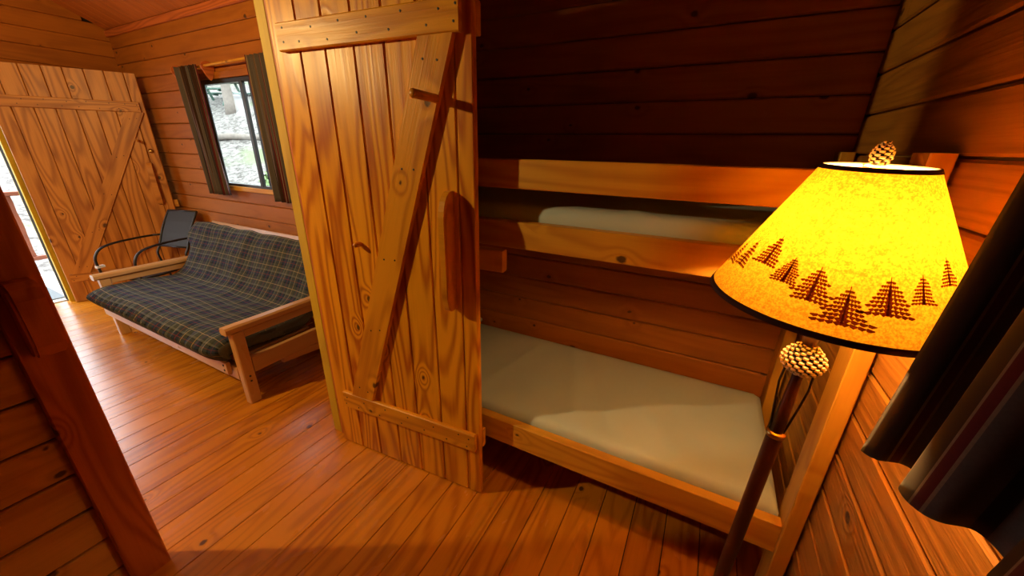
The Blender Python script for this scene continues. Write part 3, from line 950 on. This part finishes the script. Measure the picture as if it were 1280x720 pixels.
def tree_motif(ang_deg, t_base, t_top, tiers, spread, seed):
    """a fir silhouette laid on the cone just proud of it"""
    rng = random.Random(seed)
    a0 = math.radians(ang_deg)
    hgt = (t_top - t_base)
    slant = math.hypot(HH, RB - RT)
    Hm = hgt * slant
    halfw = Hm * spread
    polys = []
    # trunk
    polys.append([(-0.0016, 0), (0.0016, 0), (0.0006, Hm), (-0.0006, Hm)])
    for k in range(tiers):
        q = k / tiers
        z = Hm * (0.07 + 0.90 * q)
        wd = halfw * (1 - q) ** 0.85 * (0.85 + 0.3 * rng.random()) + 0.0012
        thk = Hm * 0.085
        for sgn in (-1, 1):
            w2 = wd * (0.85 + 0.3 * rng.random())
            droop = Hm * 0.055 * (1 - q) + 0.0005
            n = 4
            for m_ in range(n):            # ragged needles on each bough
                u0, u1 = m_ / n, (m_ + 1) / n
                x0, x1 = sgn * w2 * u0, sgn * w2 * u1
                zc0, zc1 = z - droop * u0, z - droop * u1
                polys.append([(x0, zc0 + thk * 0.45), (x0, zc0 - thk * 0.5), ((x0 + x1) / 2, zc1 - thk * (0.95 - 0.5 * u0)), (x1, zc1 - thk * 0.15), (x1, zc1 + thk * 0.15)])
    vs, fs = [], []
    for pl in polys:
        o_ = len(vs)
        for x, z in pl:
            t = t_base + z / slant
            rr = ring_r(t) + 0.0007
            a = a0 + x / rr
            vs.append((rr * math.cos(a), rr * math.sin(a), HH * t))
        fs.append(tuple(range(o_, o_ + len(pl))))
    me = bpy.data.meshes.new('tree_motif')
    me.from_pydata(vs, [], fs)
    return link('tree_motif', me, M['shade_print'], shade)
TREES = [(-175, 0.21, 0.39, 8, 0.36), (-162, 0.233, 0.44, 8, 0.36), (-144, 0.315, 0.522, 9, 0.42), (-127.5, 0.25, 0.418, 10, 0.50), (-112.7, 0.187, 0.40, 9, 0.52),
         (-97.5, 0.096, 0.324, 9, 0.56), (-81.6, 0.19, 0.405, 9, 0.52), (-66.6, 0.27, 0.43, 8, 0.44), (-50.8, 0.368, 0.525, 8, 0.36)]
for k, t in enumerate(TREES):
    tree_motif(*t, k)
for k, a in enumerate(range(-33, 172, 17)):
    b0 = TREES[(k * 4 + 1) % 9]
    tree_motif(a, b0[1], b0[2], b0[3], b0[4], 20 + k)
o = link('finial_pine_cone', pinecone_mesh('finial_pine_cone', 0.034, 0.0155, 56, 0.0068, True, 0.75), M['pinecone'], lamp, on_axis(LB + HH + 0.001))
o['label'] = 'small pine cone finial on top of the shade'

# ------------------------------------------------------------------ curtains
def curtain_mesh(name, top_pts, bot_pts, z_rows, curve=1.3, uv_scale=1.0):
    """cloth between a top curve and a bottom curve (lists of (x,y,z)), bending smoothly between them"""
    n, rows = len(top_pts), z_rows
    vs, fs, uvs = [], [], []
    s = [0]
    for i in range(1, n):
        s.append(s[-1] + (Vector(bot_pts[i]) - Vector(bot_pts[i - 1])).length)
    for r in range(rows + 1):
        t = r / rows
        e = t ** curve
        for i in range(n):
            p = Vector(top_pts[i]) * (1 - e) + Vector(bot_pts[i]) * e
            p.z = top_pts[i][2] * (1 - t) + bot_pts[i][2] * t
            vs.append(tuple(p))
    for r in range(rows):
        for i in range(n - 1):
            fs.append((r * n + i, r * n + i + 1, (r + 1) * n + i + 1, (r + 1) * n + i))
    me = bpy.data.meshes.new(name)
    me.from_pydata(vs, [], fs)
    uvl = me.uv_layers.new(name='UVMap')
    for poly in me.polygons:
        for li in poly.loop_indices:
            vi = me.loops[li].vertex_index
            uvl.data[li].uv = (s[vi % n] * uv_scale, me.vertices[vi].co.z)
    return me
def pleated(x0, x1, y, z, folds, amp, n, phase=0.0, seed=1):
    out = []
    for i in range(n):
        t = i / (n - 1)
        a = t * folds * 2 * math.pi + phase
        xx = x0 + (x1 - x0) * (t + 0.25 / folds / 6.28 * math.sin(2 * a))
        out.append((xx, y + amp * math.sin(a) * (0.75 + 0.5 * mnoise.noise(Vector((t * 5, seed, 0)))), z))
    return out
def cloth(name, me, label, cat='curtain', group=None):
    o = link(name, me, M['curtain'], None, None, True)
    md = o.modifiers.new('thickness', 'SOLIDIFY')
    md.thickness = 0.0022
    return tag(o, label, cat, group)
RODY, RODZ = 1.785, 1.985
cloth('window_curtain', curtain_mesh('window_curtain', pleated(-3.975, -3.64, RODY - 0.036, 1.998, 6, 0.016, 90, 0.3, 1), pleated(-3.985, -3.655, RODY - 0.012, 1.022, 4.5, 0.028, 90, 0.3, 2), 24),
      'long striped curtain gathered beside the window, nearer the entry door')
cloth('window_curtain', curtain_mesh('window_curtain', pleated(-2.995, -2.68, RODY - 0.036, 2.005, 6, 0.016, 90, 1.3, 3), pleated(-3.025, -2.70, RODY - 0.012, 1.022, 4.5, 0.026, 90, 1.3, 4), 24),
      'dark striped curtain gathered between the window and the doorway post')
rod = empty('curtain_rod', (-3.4, RODY, RODZ), 0, 'pale wooden curtain rod above the window on shaped brackets', 'curtain rod')
tube('rod', M['bunk'], [(-0.70, 0, 0), (0.74, 0, 0.02)], 0.0085, rod, 12)
def bracket_outline(s):
    """teardrop plate: round head at the rod, tapering to the foot"""
    pts = []
    for k in range(15):
        a = math.radians(-35 + 250 * k / 14)
        pts.append((s * 0.05 * math.cos(a), s * 0.045 * math.sin(a) + 0.006))
    pts += [(-s * 0.012, -s * 0.075), (s * 0.006, -s * 0.095), (s * 0.022, -s * 0.075)]
    return pts
for xx in (-0.655, -0.20, 0.66):
    # plates stand across the rod, foot on the wall
    me = prism_mesh('rod_bracket', [(y_, z_) for y_, z_ in bracket_outline(0.9)], 0.016)
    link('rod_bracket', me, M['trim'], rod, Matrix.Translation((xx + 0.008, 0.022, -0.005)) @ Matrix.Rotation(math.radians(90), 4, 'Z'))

# curtain on the wall beside the lamp: hangs off the wall, its leading edge flaring at the hem
top, bot = [], []
n = 220
for i in range(n):
    t = i / (n - 1)
    a = t * 6.0 * 2 * math.pi - 1.5
    am = 0.034 * (0.85 + 0.4 * mnoise.noise(Vector((t * 6, 3.3, 0))))
    top.append((0.315 + 0.02 * t + 0.9 * am * math.sin(a), 0.560 - 0.74 * t + 0.012 * math.sin(2 * a), 1.93))
    bot.append((0.318 + 0.03 * t + am * 1.2 * math.sin(a), 0.680 - 0.86 * t + 0.018 * math.sin(2 * a + 0.4), 0.996 + 0.20 * t ** 0.9 + 0.014 * math.sin(a + 2.4)))
cloth('wall_curtain', curtain_mesh('wall_curtain', top, bot, 40, 1.25), 'dark striped curtain at the right edge, hanging in front of the lamp shade')
r2 = empty('curtain_rod', (0.322, 0.2, 1.95), 0, 'wooden curtain rod on the wall above the dark curtain by the lamp', 'curtain rod')
tube('rod', M['bunk'], [(0, -0.45, 0), (0, 0.45, 0)], 0.0085, r2, 12)
for yy in (-0.42, 0.42):
    link('rod_bracket', prism_mesh('rod_bracket', bracket_outline(0.9), 0.016), M['trim'], r2, Matrix.Translation((0.065, yy, -0.005)))

# ------------------------------------------------------------------ futon
fu = empty('futon_sofa', (-3.1, 1.25, 0), 0, 'honey-coloured wooden futon sofa with flat arms and visible legs by the back wall', 'futon')
def fb(name, b, ch=0.004, axis=None):
    return boxbeam(name, M['futon'], (b[0] + 3.1, b[1] + 3.1, b[2] - 1.25, b[3] - 1.25, b[4], b[5]), fu, ch, axis)
FL, FR = -4.005, -2.185     # outer faces of the two arms
for xo, sg in ((FL, 1), (FR, -1)):
    x0, x1 = sorted((xo, xo + sg * 0.052))
    # front leg leans a little
    beam('front_leg', M['futon'], (x0 + 0.026 + 3.1, 0.934 - 1.25, 0.002), (x0 + 0.026 + 3.1, 0.930 - 1.25, 0.462), 0.052, 0.062, (1, 0, 0), fu, 0.005)
    beam('rear_leg', M['futon'], (x0 + 0.026 + 3.1, 1.66 - 1.25, 0.002), (x0 + 0.026 + 3.1, 1.62 - 1.25, 0.418), 0.052, 0.062, (1, 0, 0), fu, 0.005)
    o = fb('armrest', (x0 - 0.006, x1 + 0.006, 0.872, 1.69, 0.464, 0.506), 0.010)
    fb('arm_apron', (x0 + 0.012, x1 - 0.008, 0.964, 1.59, 0.418, 0.463))
    fb('side_rail', (x0 + 0.008, x1 - 0.006, 0.967, 1.625, 0.185, 0.282))
    beam('side_brace', M['futon'], (x0 + 0.026 + 3.1, 1.14 - 1.25, 0.178), (x0 + 0.026 + 3.1, 1.622 - 1.25, 0.132), 0.05, 0.03, (0, 0, 1), fu, 0.004)
fb('front_board', (FL + 0.02, FR - 0.10, 0.872, 0.894, 0.186, 0.268), 0.005)
fb('seat_rail', (FL + 0.054, FR - 0.054, 0.9, 0.945, 0.150, 0.235))
fb('rear_rail', (FL + 0.054, FR - 0.054, 1.60, 1.64, 0.19, 0.27))
for k in range(7):
    xx = FL + 0.12 + k * (FR - FL - 0.28) / 6
    fb('seat_slat', (xx, xx + 0.05, 0.95, 1.40, 0.252, 0.27))
    beam('back_slat', M['futon'], (xx + 0.025 + 3.1, 1.475 - 1.25, 0.30), (xx + 0.025 + 3.1, 1.735 - 1.25, 0.715), 0.05, 0.018, (1, 0, 0), fu)
beam('back_top_rail', M['futon'], (FL - 0.02 + 3.1, 1.755 - 1.25, 0.742), (FR + 3.1, 1.755 - 1.25, 0.742), 0.058, 0.034, (0, 0.6, 0.85), fu, 0.006)
for zz in (0.213, 0.245):
    link('bolt', lathe_mesh('bolt', [(0.007, 0), (0.007, 0.002), (0.004, 0.003)], 12), M['nail'], fu, Matrix.Translation((FR - 0.13 + 3.1, 0.8715 - 1.25, zz)) @ Matrix.Rotation(math.radians(90), 4, 'X'))
for zz in (0.148, 0.180):
    link('bolt', lathe_mesh('bolt', [(0.006, 0), (0.006, 0.002), (0.004, 0.003)], 12), M['nail'], fu, Matrix.Translation((FR + 3.1 + 0.0005, 0.933 - 1.25, zz)) @ Matrix.Rotation(math.radians(90), 4, 'Y'))

def futon_mattress():
    # centre line of the folded mattress in (y, z): over the front edge, back to the crease, up the back, over the top
    cl = catmull([(0.825, 0.305, 0), (0.90, 0.352, 0), (1.05, 0.350, 0), (1.22, 0.338, 0), (1.34, 0.345, 0), (1.43, 0.405, 0), (1.50, 0.50, 0), (1.575, 0.62, 0), (1.635, 0.715, 0), (1.675, 0.752, 0)], 7)
    T = 0.068
    n = len(cl)
    up, dn = [], []
    for i, p in enumerate(cl):
        t = (cl[min(i + 1, n - 1)] - cl[max(i - 1, 0)]).normalized()
        nrm = Vector((-t.y, t.x, 0))
        e = min(i, n - 1 - i) / 3.0
        k = math.sqrt(max(0.05, 1 - (1 - min(1, e)) ** 2))
        up.append(p + nrm * T * k)
        dn.append(p - nrm * T * k * 0.86)
    loop = up + dn[::-1]
    s = [0]
    for i in range(1, len(loop)):
        s.append(s[-1] + (loop[i] - loop[i - 1]).length)
    NX = 96
    X0, X1 = -4.075, -2.256
    vs, fs, uvs = [], [], []
    m = len(loop)
    cen = [(up[i] + dn[i]) / 2 for i in range(n)]
    cen_loop = cen + cen[::-1]
    for k in range(NX + 1):
        t = k / NX
        d = min(t, 1 - t) * (X1 - X0)
        q = max(0.0, 1 - (1 - min(1, d / 0.07)) ** 2.6) ** (1 / 2.6)
        q = max(q, 0.5)
        for i, p in enumerate(loop):
            b = cen_loop[i] + (p - cen_loop[i]) * q
            yc, zc = cen_loop[i].x, cen_loop[i].y
            k0 = 1 / (1 + math.exp((yc - 0.850) / 0.010)); k1 = 1 / (1 + math.exp(-(zc - 0.60) / 0.015))
            xl = -3.935 - 0.080 * k0 - 0.12 * k1
            x = xl + (X1 - xl) * t
            top = i < n
            v_ = s[i]
            wob = 0.016 * mnoise.noise(Vector((x * 3.0, v_ * 4.0, 0))) + 0.006 * mnoise.noise(Vector((x * 9.0, v_ * 9.0, 4)))
            # soft ruffles along the front edge, vertical drapes down the back
            fr_ = math.exp(-((v_ - 0.05) / 0.09) ** 2)
            wob += fr_ * 0.010 * math.sin(x * 80 + 3 * mnoise.noise(Vector((x * 6, 0, 1))))
            bk_ = 1 / (1 + math.exp(-(v_ - 0.68) * 25))
            wob += bk_ * 0.007 * math.sin(x * 19 + v_ * 5 + 4 * mnoise.noise(Vector((x * 2.5, v_ * 2, 7))))
            # tuft pull at the crease
            if not top:
                wob = 0
            nrm = (p - cen_loop[i])
            nrm = nrm.normalized() if nrm.length > 1e-5 else Vector((0, 1, 0))
            b = b + nrm * wob
            edge = 0.010 * mnoise.noise(Vector((v_ * 7, 2.0, t * 2)))
            dd_ = min(1.0, min(t, 1 - t) * (X1 - X0) / 0.16)
            b.x += k0 * 0.055 * (1 - math.sqrt(max(0.0, 1 - (1 - dd_) ** 2)))
            vs.append((x + edge * (1 - q), b.x, b.y))
            uvs.append((x + 0.02 * mnoise.noise(Vector((x * 2, v_ * 3, 9))), v_ + 0.02 * mnoise.noise(Vector((x * 2, v_ * 3, 5)))))
    for k in range(NX):
        for i in range(m):
            j = (i + 1) % m
            fs.append((k * m + i, k * m + j, (k + 1) * m + j, (k + 1) * m + i))
    for i in range(n - 1):
        for base in (0, NX * m):
            fs.append((base + i, base + i + 1, base + m - 2 - i, base + m - 1 - i))
    me = bpy.data.meshes.new('futon_mattress')
    me.from_pydata(vs, [], fs)
    uvl = me.uv_layers.new(name='UVMap')
    for poly in me.polygons:
        for li in poly.loop_indices:
            uvl.data[li].uv = uvs[me.loops[li].vertex_index]
    bm = bmesh.new(); bm.from_mesh(me); bmesh.ops.recalc_face_normals(bm, faces=bm.faces); bm.to_mesh(me); bm.free()
    return me
fm = link('futon_mattress', futon_mattress(), M['plaid'], None, None, True)
tag(fm, 'folded futon mattress in a dark green and navy plaid cover', 'futon mattress')

# ------------------------------------------------------------------ black sling chair between the futon and the entry door
ch = empty('sling_chair', (-4.43, 1.36, 0), math.radians(16), 'black tubular metal chair with sling seat behind the futon arm', 'chair')
TR = 0.0095
def ct(name, pts, n=6): return tube(name, M['black_metal'], catmull(pts, n), TR, ch, 10)
for sx in (-0.215, 0.215):
    ct('arm_loop', [(sx, 0.235, 0.600), (sx, 0.10, 0.603), (sx, -0.08, 0.597), (sx, -0.19, 0.570), (sx, -0.245, 0.50), (sx, -0.245, 0.40), (sx, -0.225, 0.20), (sx, -0.205, 0.009)])
for sx in (-0.168, 0.168):
    ct('back_post', [(sx, 0.41, 0.815), (sx, 0.31, 0.66), (sx, 0.235, 0.50), (sx, 0.20, 0.42), (sx, 0.245, 0.22), (sx, 0.295, 0.009)])
    ct('seat_side_rail', [(sx, 0.205, 0.350), (sx, 0.0, 0.325), (sx, -0.215, 0.335)])
    tube('arm_stub', M['black_metal'], [(sx * 1.28, 0.235, 0.600), (sx, 0.282, 0.601)], TR, ch, 10)
tube('back_top_tube', M['black_metal'], [(-0.168, 0.41, 0.815), (0.168, 0.41, 0.815)], TR, ch, 10)
tube('back_low_tube', M['black_metal'], [(-0.168, 0.235, 0.50), (0.168, 0.235, 0.50)], TR * 0.8, ch, 10)
tube('seat_front_tube', M['black_metal'], [(-0.215, -0.232, 0.335), (0.215, -0.232, 0.335)], TR, ch, 10)
def sling_mesh(name, prof, hw, t):
    vs, fs = [], []
    n = len(prof)
    for y, z in prof:
        vs += [(-hw, y, z), (hw, y, z), (hw, y, z - t), (-hw, y, z - t)]
    for i in range(n - 1):
        for k in range(4):
            fs.append((4 * i + k, 4 * i + (k + 1) % 4, 4 * i + 4 + (k + 1) % 4, 4 * i + 4 + k))
    fs += [(0, 1, 2, 3), tuple(4 * (n - 1) + k for k in (3, 2, 1, 0))]
    me = bpy.data.meshes.new(name)
    me.from_pydata(vs, [], fs)
    bm = bmesh.new(); bm.from_mesh(me); bmesh.ops.recalc_face_normals(bm, faces=bm.faces); bm.to_mesh(me); bm.free()
    return me
link('sling_back', sling_mesh('sling_back', [(0.405, 0.812), (0.345, 0.72), (0.29, 0.62), (0.24, 0.51)], 0.158, 0.003), M['sling'], ch)
link('sling_seat', sling_mesh('sling_seat', [(0.20, 0.347), (0.08, 0.318), (-0.08, 0.316), (-0.225, 0.342)], 0.160, 0.003), M['sling'], ch)
for sx in (-0.215, 0.215):
    link('arm_clip', boxes_mesh('arm_clip', [(sx - 0.014, sx + 0.014, -0.262, -0.205, 0.415, 0.435)]), M['clear_plastic'], ch)

# ------------------------------------------------------------------ pendant lamp of the living room (out of the picture, over the floor behind the partition)
PL = Vector((-2.62, -0.35, 2.06))
pl = empty('pendant_lamp', PL, 0, 'bare bulb pendant lamp hanging from the living room ceiling beyond the partition', 'pendant lamp')
tube('cord', M['cord'], [(0, 0, 0.10), (0, 0, ceil_z(PL.y) - PL.z - 0.02)], 0.004, pl, 8)
link('canopy', lathe_mesh('canopy', [(0.05, -0.03), (0.055, -0.01), (0.055, 0.0)], 24), M['black_metal'], pl, Matrix.Translation((0, 0, ceil_z(PL.y) - PL.z)), True)
link('socket', lathe_mesh('socket', [(0.018, 0.035), (0.022, 0.05), (0.022, 0.09), (0.008, 0.10)], 20), M['black_metal'], pl, None, True)
link('bulb', lathe_mesh('bulb', [(0.008, -0.034), (0.022, -0.026), (0.030, -0.008), (0.028, 0.010), (0.017, 0.030), (0.015, 0.034)], 20), M['pendant_bulb'], pl, None, True)

# ------------------------------------------------------------------ outside: porch, rail, ground, trees
pf = tag(link('porch_floor', boxes_mesh('porch_floor', [(-7.1, XE - 0.135, -1.2, 1.75, -0.16, -0.125)]), M['dark_gap']), kind='structure')
yy = -1.2
while yy < 1.74:
    boxbeam('deck_board', M['deck'], (-7.1, XE - 0.135, yy + 0.003, yy + 0.137, -0.124, -0.098), pf, 0.003, axis=0)
    yy += 0.14
dm = link('door_mat', boxes_mesh('door_mat', [(-6.38, -5.79, 0.30, 1.04, -0.097, -0.086)]), M['mat'])
tag(dm, 'grey mat on the porch outside the entry door', 'door mat')
pr = empty('porch_railing', (-6.75, 0.6, -0.098), 0, 'red-brown porch railing with wavy-edged slab balusters outside the entry door', 'railing')
boxbeam('top_rail', M['porch'], (-0.05, 0.05, -1.6, 1.1, 0.965, 1.01), pr, 0.006)
boxbeam('bottom_rail', M['porch'], (-0.02, 0.02, -1.6, 1.1, 0.24, 0.285), pr, 0.004)
def slab(y0, y1, seed):
    out = []
    for k in range(9):
        t = k / 8
        out.append((y0 + 0.018 * mnoise.noise(Vector((t * 3, seed, 0))), 0.286 + 0.678 * t))
    for k in range(8, -1, -1):
        t = k / 8
        out.append((y1 + 0.022 * mnoise.noise(Vector((t * 3, seed, 5))), 0.286 + 0.678 * t))
    link('baluster', prism_mesh('baluster', out, 0.025), M['porch'], pr, Matrix.Translation((0.012, 0, 0)) @ Matrix.Rotation(math.radians(90), 4, 'Z'))
for k, (a, b) in enumerate(((-1.5, -1.32), (-1.2, -1.02), (-0.9, -0.74), (-0.6, -0.44), (-0.30, -0.12), (0.02, 0.16), (0.30, 0.535), (0.612, 0.78), (0.88, 1.02))):
    slab(a, b, k * 1.7)
for y in (-1.6, 1.1):
    boxbeam('rail_post', M['porch'], (-0.045, 0.045, y - 0.045, y + 0.045, 0.0, 1.05), pr, 0.004)

def gz(x, y):
    z = -0.55 + 0.42 * max(0, y - 3.2) + 0.13 * max(0, -x - 9.0)
    far = min(1.0, max(0.0, (math.hypot(x, y) - 5) / 4))
    return z + 0.25 * far * mnoise.noise(Vector((x * 0.25, y * 0.25, 0))) + 0.07 * far * mnoise.noise(Vector((x * 1.1, y * 1.1, 3)))
me = bpy.data.meshes.new('ground')
NXg, NYg = 120, 90
vs = [(-60 + 72 * i / NXg, -20 + 70 * j / NYg, 0) for j in range(NYg + 1) for i in range(NXg + 1)]
vs = [(x, y, gz(x, y)) for x, y, _ in vs]
fs = [(j * (NXg + 1) + i, j * (NXg + 1) + i + 1, (j + 1) * (NXg + 1) + i + 1, (j + 1) * (NXg + 1) + i) for j in range(NYg) for i in range(NXg)]
me.from_pydata(vs, [], fs)
tag(link('ground', me, M['litter'], None, None, True), kind='structure')

def tree(x, y, r, h, label, seed):
    rng = random.Random(seed)
    z0 = gz(x, y) - 0.1
    t = empty('tree', (x, y, z0), 0, label, 'tree', 'trees on the slope outside')
    pts = [(rng.uniform(-0.04, 0.04) * k, rng.uniform(-0.04, 0.04) * k, h * k / 6) for k in range(7)]
    tube('trunk', M['bark'], catmull(pts, 3), [r * (1.45 if k == 0 else 1.15 if k == 1 else 1 - 0.035 * k) for k in range(19)], t, 12)
    # crown of leaf sprays on limbs
    vs, fs = [], []
    for k in range(9):
        a = rng.uniform(0, 6.28); zz = h * rng.uniform(0.55, 0.98); ln = rng.uniform(0.5, 1.2)
        e = Vector((math.cos(a) * ln, math.sin(a) * ln, zz + ln * 0.35))
        tube('limb', M['bark'], [(0, 0, zz), tuple((Vector((0, 0, zz)) + e) / 2 + Vector((0, 0, 0.1))), tuple(e)], [r * 0.35, r * 0.22, r * 0.08], t, 6)
        for _ in range(70):
            c = e + Vector((rng.gauss(0, 0.3), rng.gauss(0, 0.3), rng.gauss(0, 0.3)))
            d = Vector((rng.gauss(0, 1), rng.gauss(0, 1), rng.gauss(0, 1))).normalized() * 0.11
            q = d.cross(Vector((rng.gauss(0, 1), rng.gauss(0, 1), 1))).normalized() * 0.06
            o_ = len(vs)
            vs += [tuple(c - d), tuple(c + q), tuple(c + d), tuple(c - q)]
            fs.append((o_, o_ + 1, o_ + 2, o_ + 3))
    me = bpy.data.meshes.new('crown')
    me.from_pydata(vs, [], fs)
    o = link('crown', me, M['leaf'], t)
    o['kind'] = 'stuff'
    return t
def at(px, py, dist):
    """ground spot seen through the window: direction of a pixel, at a horizontal distance"""
    d = F * FPX + R * (px - 640) + D * (py - 360)
    h = Vector((d.x, d.y, 0)).normalized() * dist
    return h.x, h.y
for k, (px, dist, r, lab) in enumerate(((288, 17.6, 0.15, 'grey tree trunk standing in the middle of the window view'), (263, 23, 0.13, 'thinner tree trunk at the upper left of the window view'),
                                        (301, 29, 0.14, 'slim distant tree trunk right of the nearest trunk in the window view'), (276, 36, 0.18, 'farthest tree trunk up the slope in the window view'))):
    x, y = at(px, 130, dist)
    tree(x, y, r, 9, lab, 40 + k)
def shrub(x, y, s, label, seed):
    rng = random.Random(seed)
    z0 = gz(x, y)
    t = empty('shrub', (x, y, z0 - 0.05), 0, label, 'shrub', 'shrubs on the slope outside')
    vs, fs = [], []
    for _ in range(420):
        d = Vector((rng.gauss(0, 1), rng.gauss(0, 1), rng.gauss(0, 1))).normalized()
        c = Vector((d.x * s, d.y * s, abs(d.z) * s * 0.9 + 0.12)) * rng.uniform(0.6, 1.05)
        a = Vector((rng.gauss(0, 1), rng.gauss(0, 1), rng.gauss(0, 1))).normalized() * 0.10
        q = a.cross(Vector((rng.gauss(0, 1), 1, rng.gauss(0, 1)))).normalized() * 0.05
        o_ = len(vs)
        vs += [tuple(c - a), tuple(c + q), tuple(c + a), tuple(c - q)]
        fs.append((o_, o_ + 1, o_ + 2, o_ + 3))
    me = bpy.data.meshes.new('foliage')
    me.from_pydata(vs, [], fs)
    o = link('foliage', me, M['leaf'], t)
    o['kind'] = 'stuff'
    for k in range(5):
        a = k * 1.3
        tube('stem', M['bark'], [(0, 0, 0), (math.cos(a) * s * 0.3, math.sin(a) * s * 0.3, s * 0.5), (math.cos(a) * s * 0.6, math.sin(a) * s * 0.6, s * 0.8)], [0.025, 0.015, 0.006], t, 6)
for k, (px, dist, s, lab) in enumerate(((310, 9.5, 0.30, 'green shrub showing in the narrow window sash'), (265, 26, 0.8, 'dark green shrub at the upper left of the window view'), (336, 10.5, 0.4, 'green shrub mostly hidden behind the dark window curtain'))):
    x, y = at(px, 140, dist)
    shrub(x, y, s, lab, 70 + k)
x, y = at(287, 160, 15.0)
fl_log = tube('fallen_log', M['bark'], [(x - 0.9, y - 0.35, gz(x - 0.9, y - 0.35) + 0.08), (x, y, gz(x, y) + 0.10), (x + 0.9, y + 0.35, gz(x + 0.9, y + 0.35) + 0.09)], [0.10, 0.095, 0.08], None, 12)
tag(fl_log, 'fallen log lying across the leaf litter outside the window', 'log')
x, y = at(275, 128, 19.0)
zt = gz(x, y)
pt = empty('picnic_table', (x, y, zt), math.radians(25), 'dark green picnic table among the trees outside the window', 'picnic table')
for k in range(4):
    boxbeam('top_board', M['green_paint'], (-0.9, 0.9, -0.36 + 0.18 * k, -0.19 + 0.18 * k, 0.73, 0.77), pt, 0.004)
for yb in (-0.75, 0.55):
    boxbeam('bench', M['green_paint'], (-0.9, 0.9, yb, yb + 0.22, 0.42, 0.46), pt, 0.004)
for xb_ in (-0.6, 0.6):
    for sg in (-1, 1):
        beam('leg', M['green_paint'], (xb_, sg * 0.62, -0.1), (xb_, sg * 0.18, 0.73), 0.09, 0.04, (0, 1, 0), pt)
    boxbeam('bench_arm', M['green_paint'], (xb_ - 0.02, xb_ + 0.02, -0.74, 0.76, 0.36, 0.42), pt, 0.004)
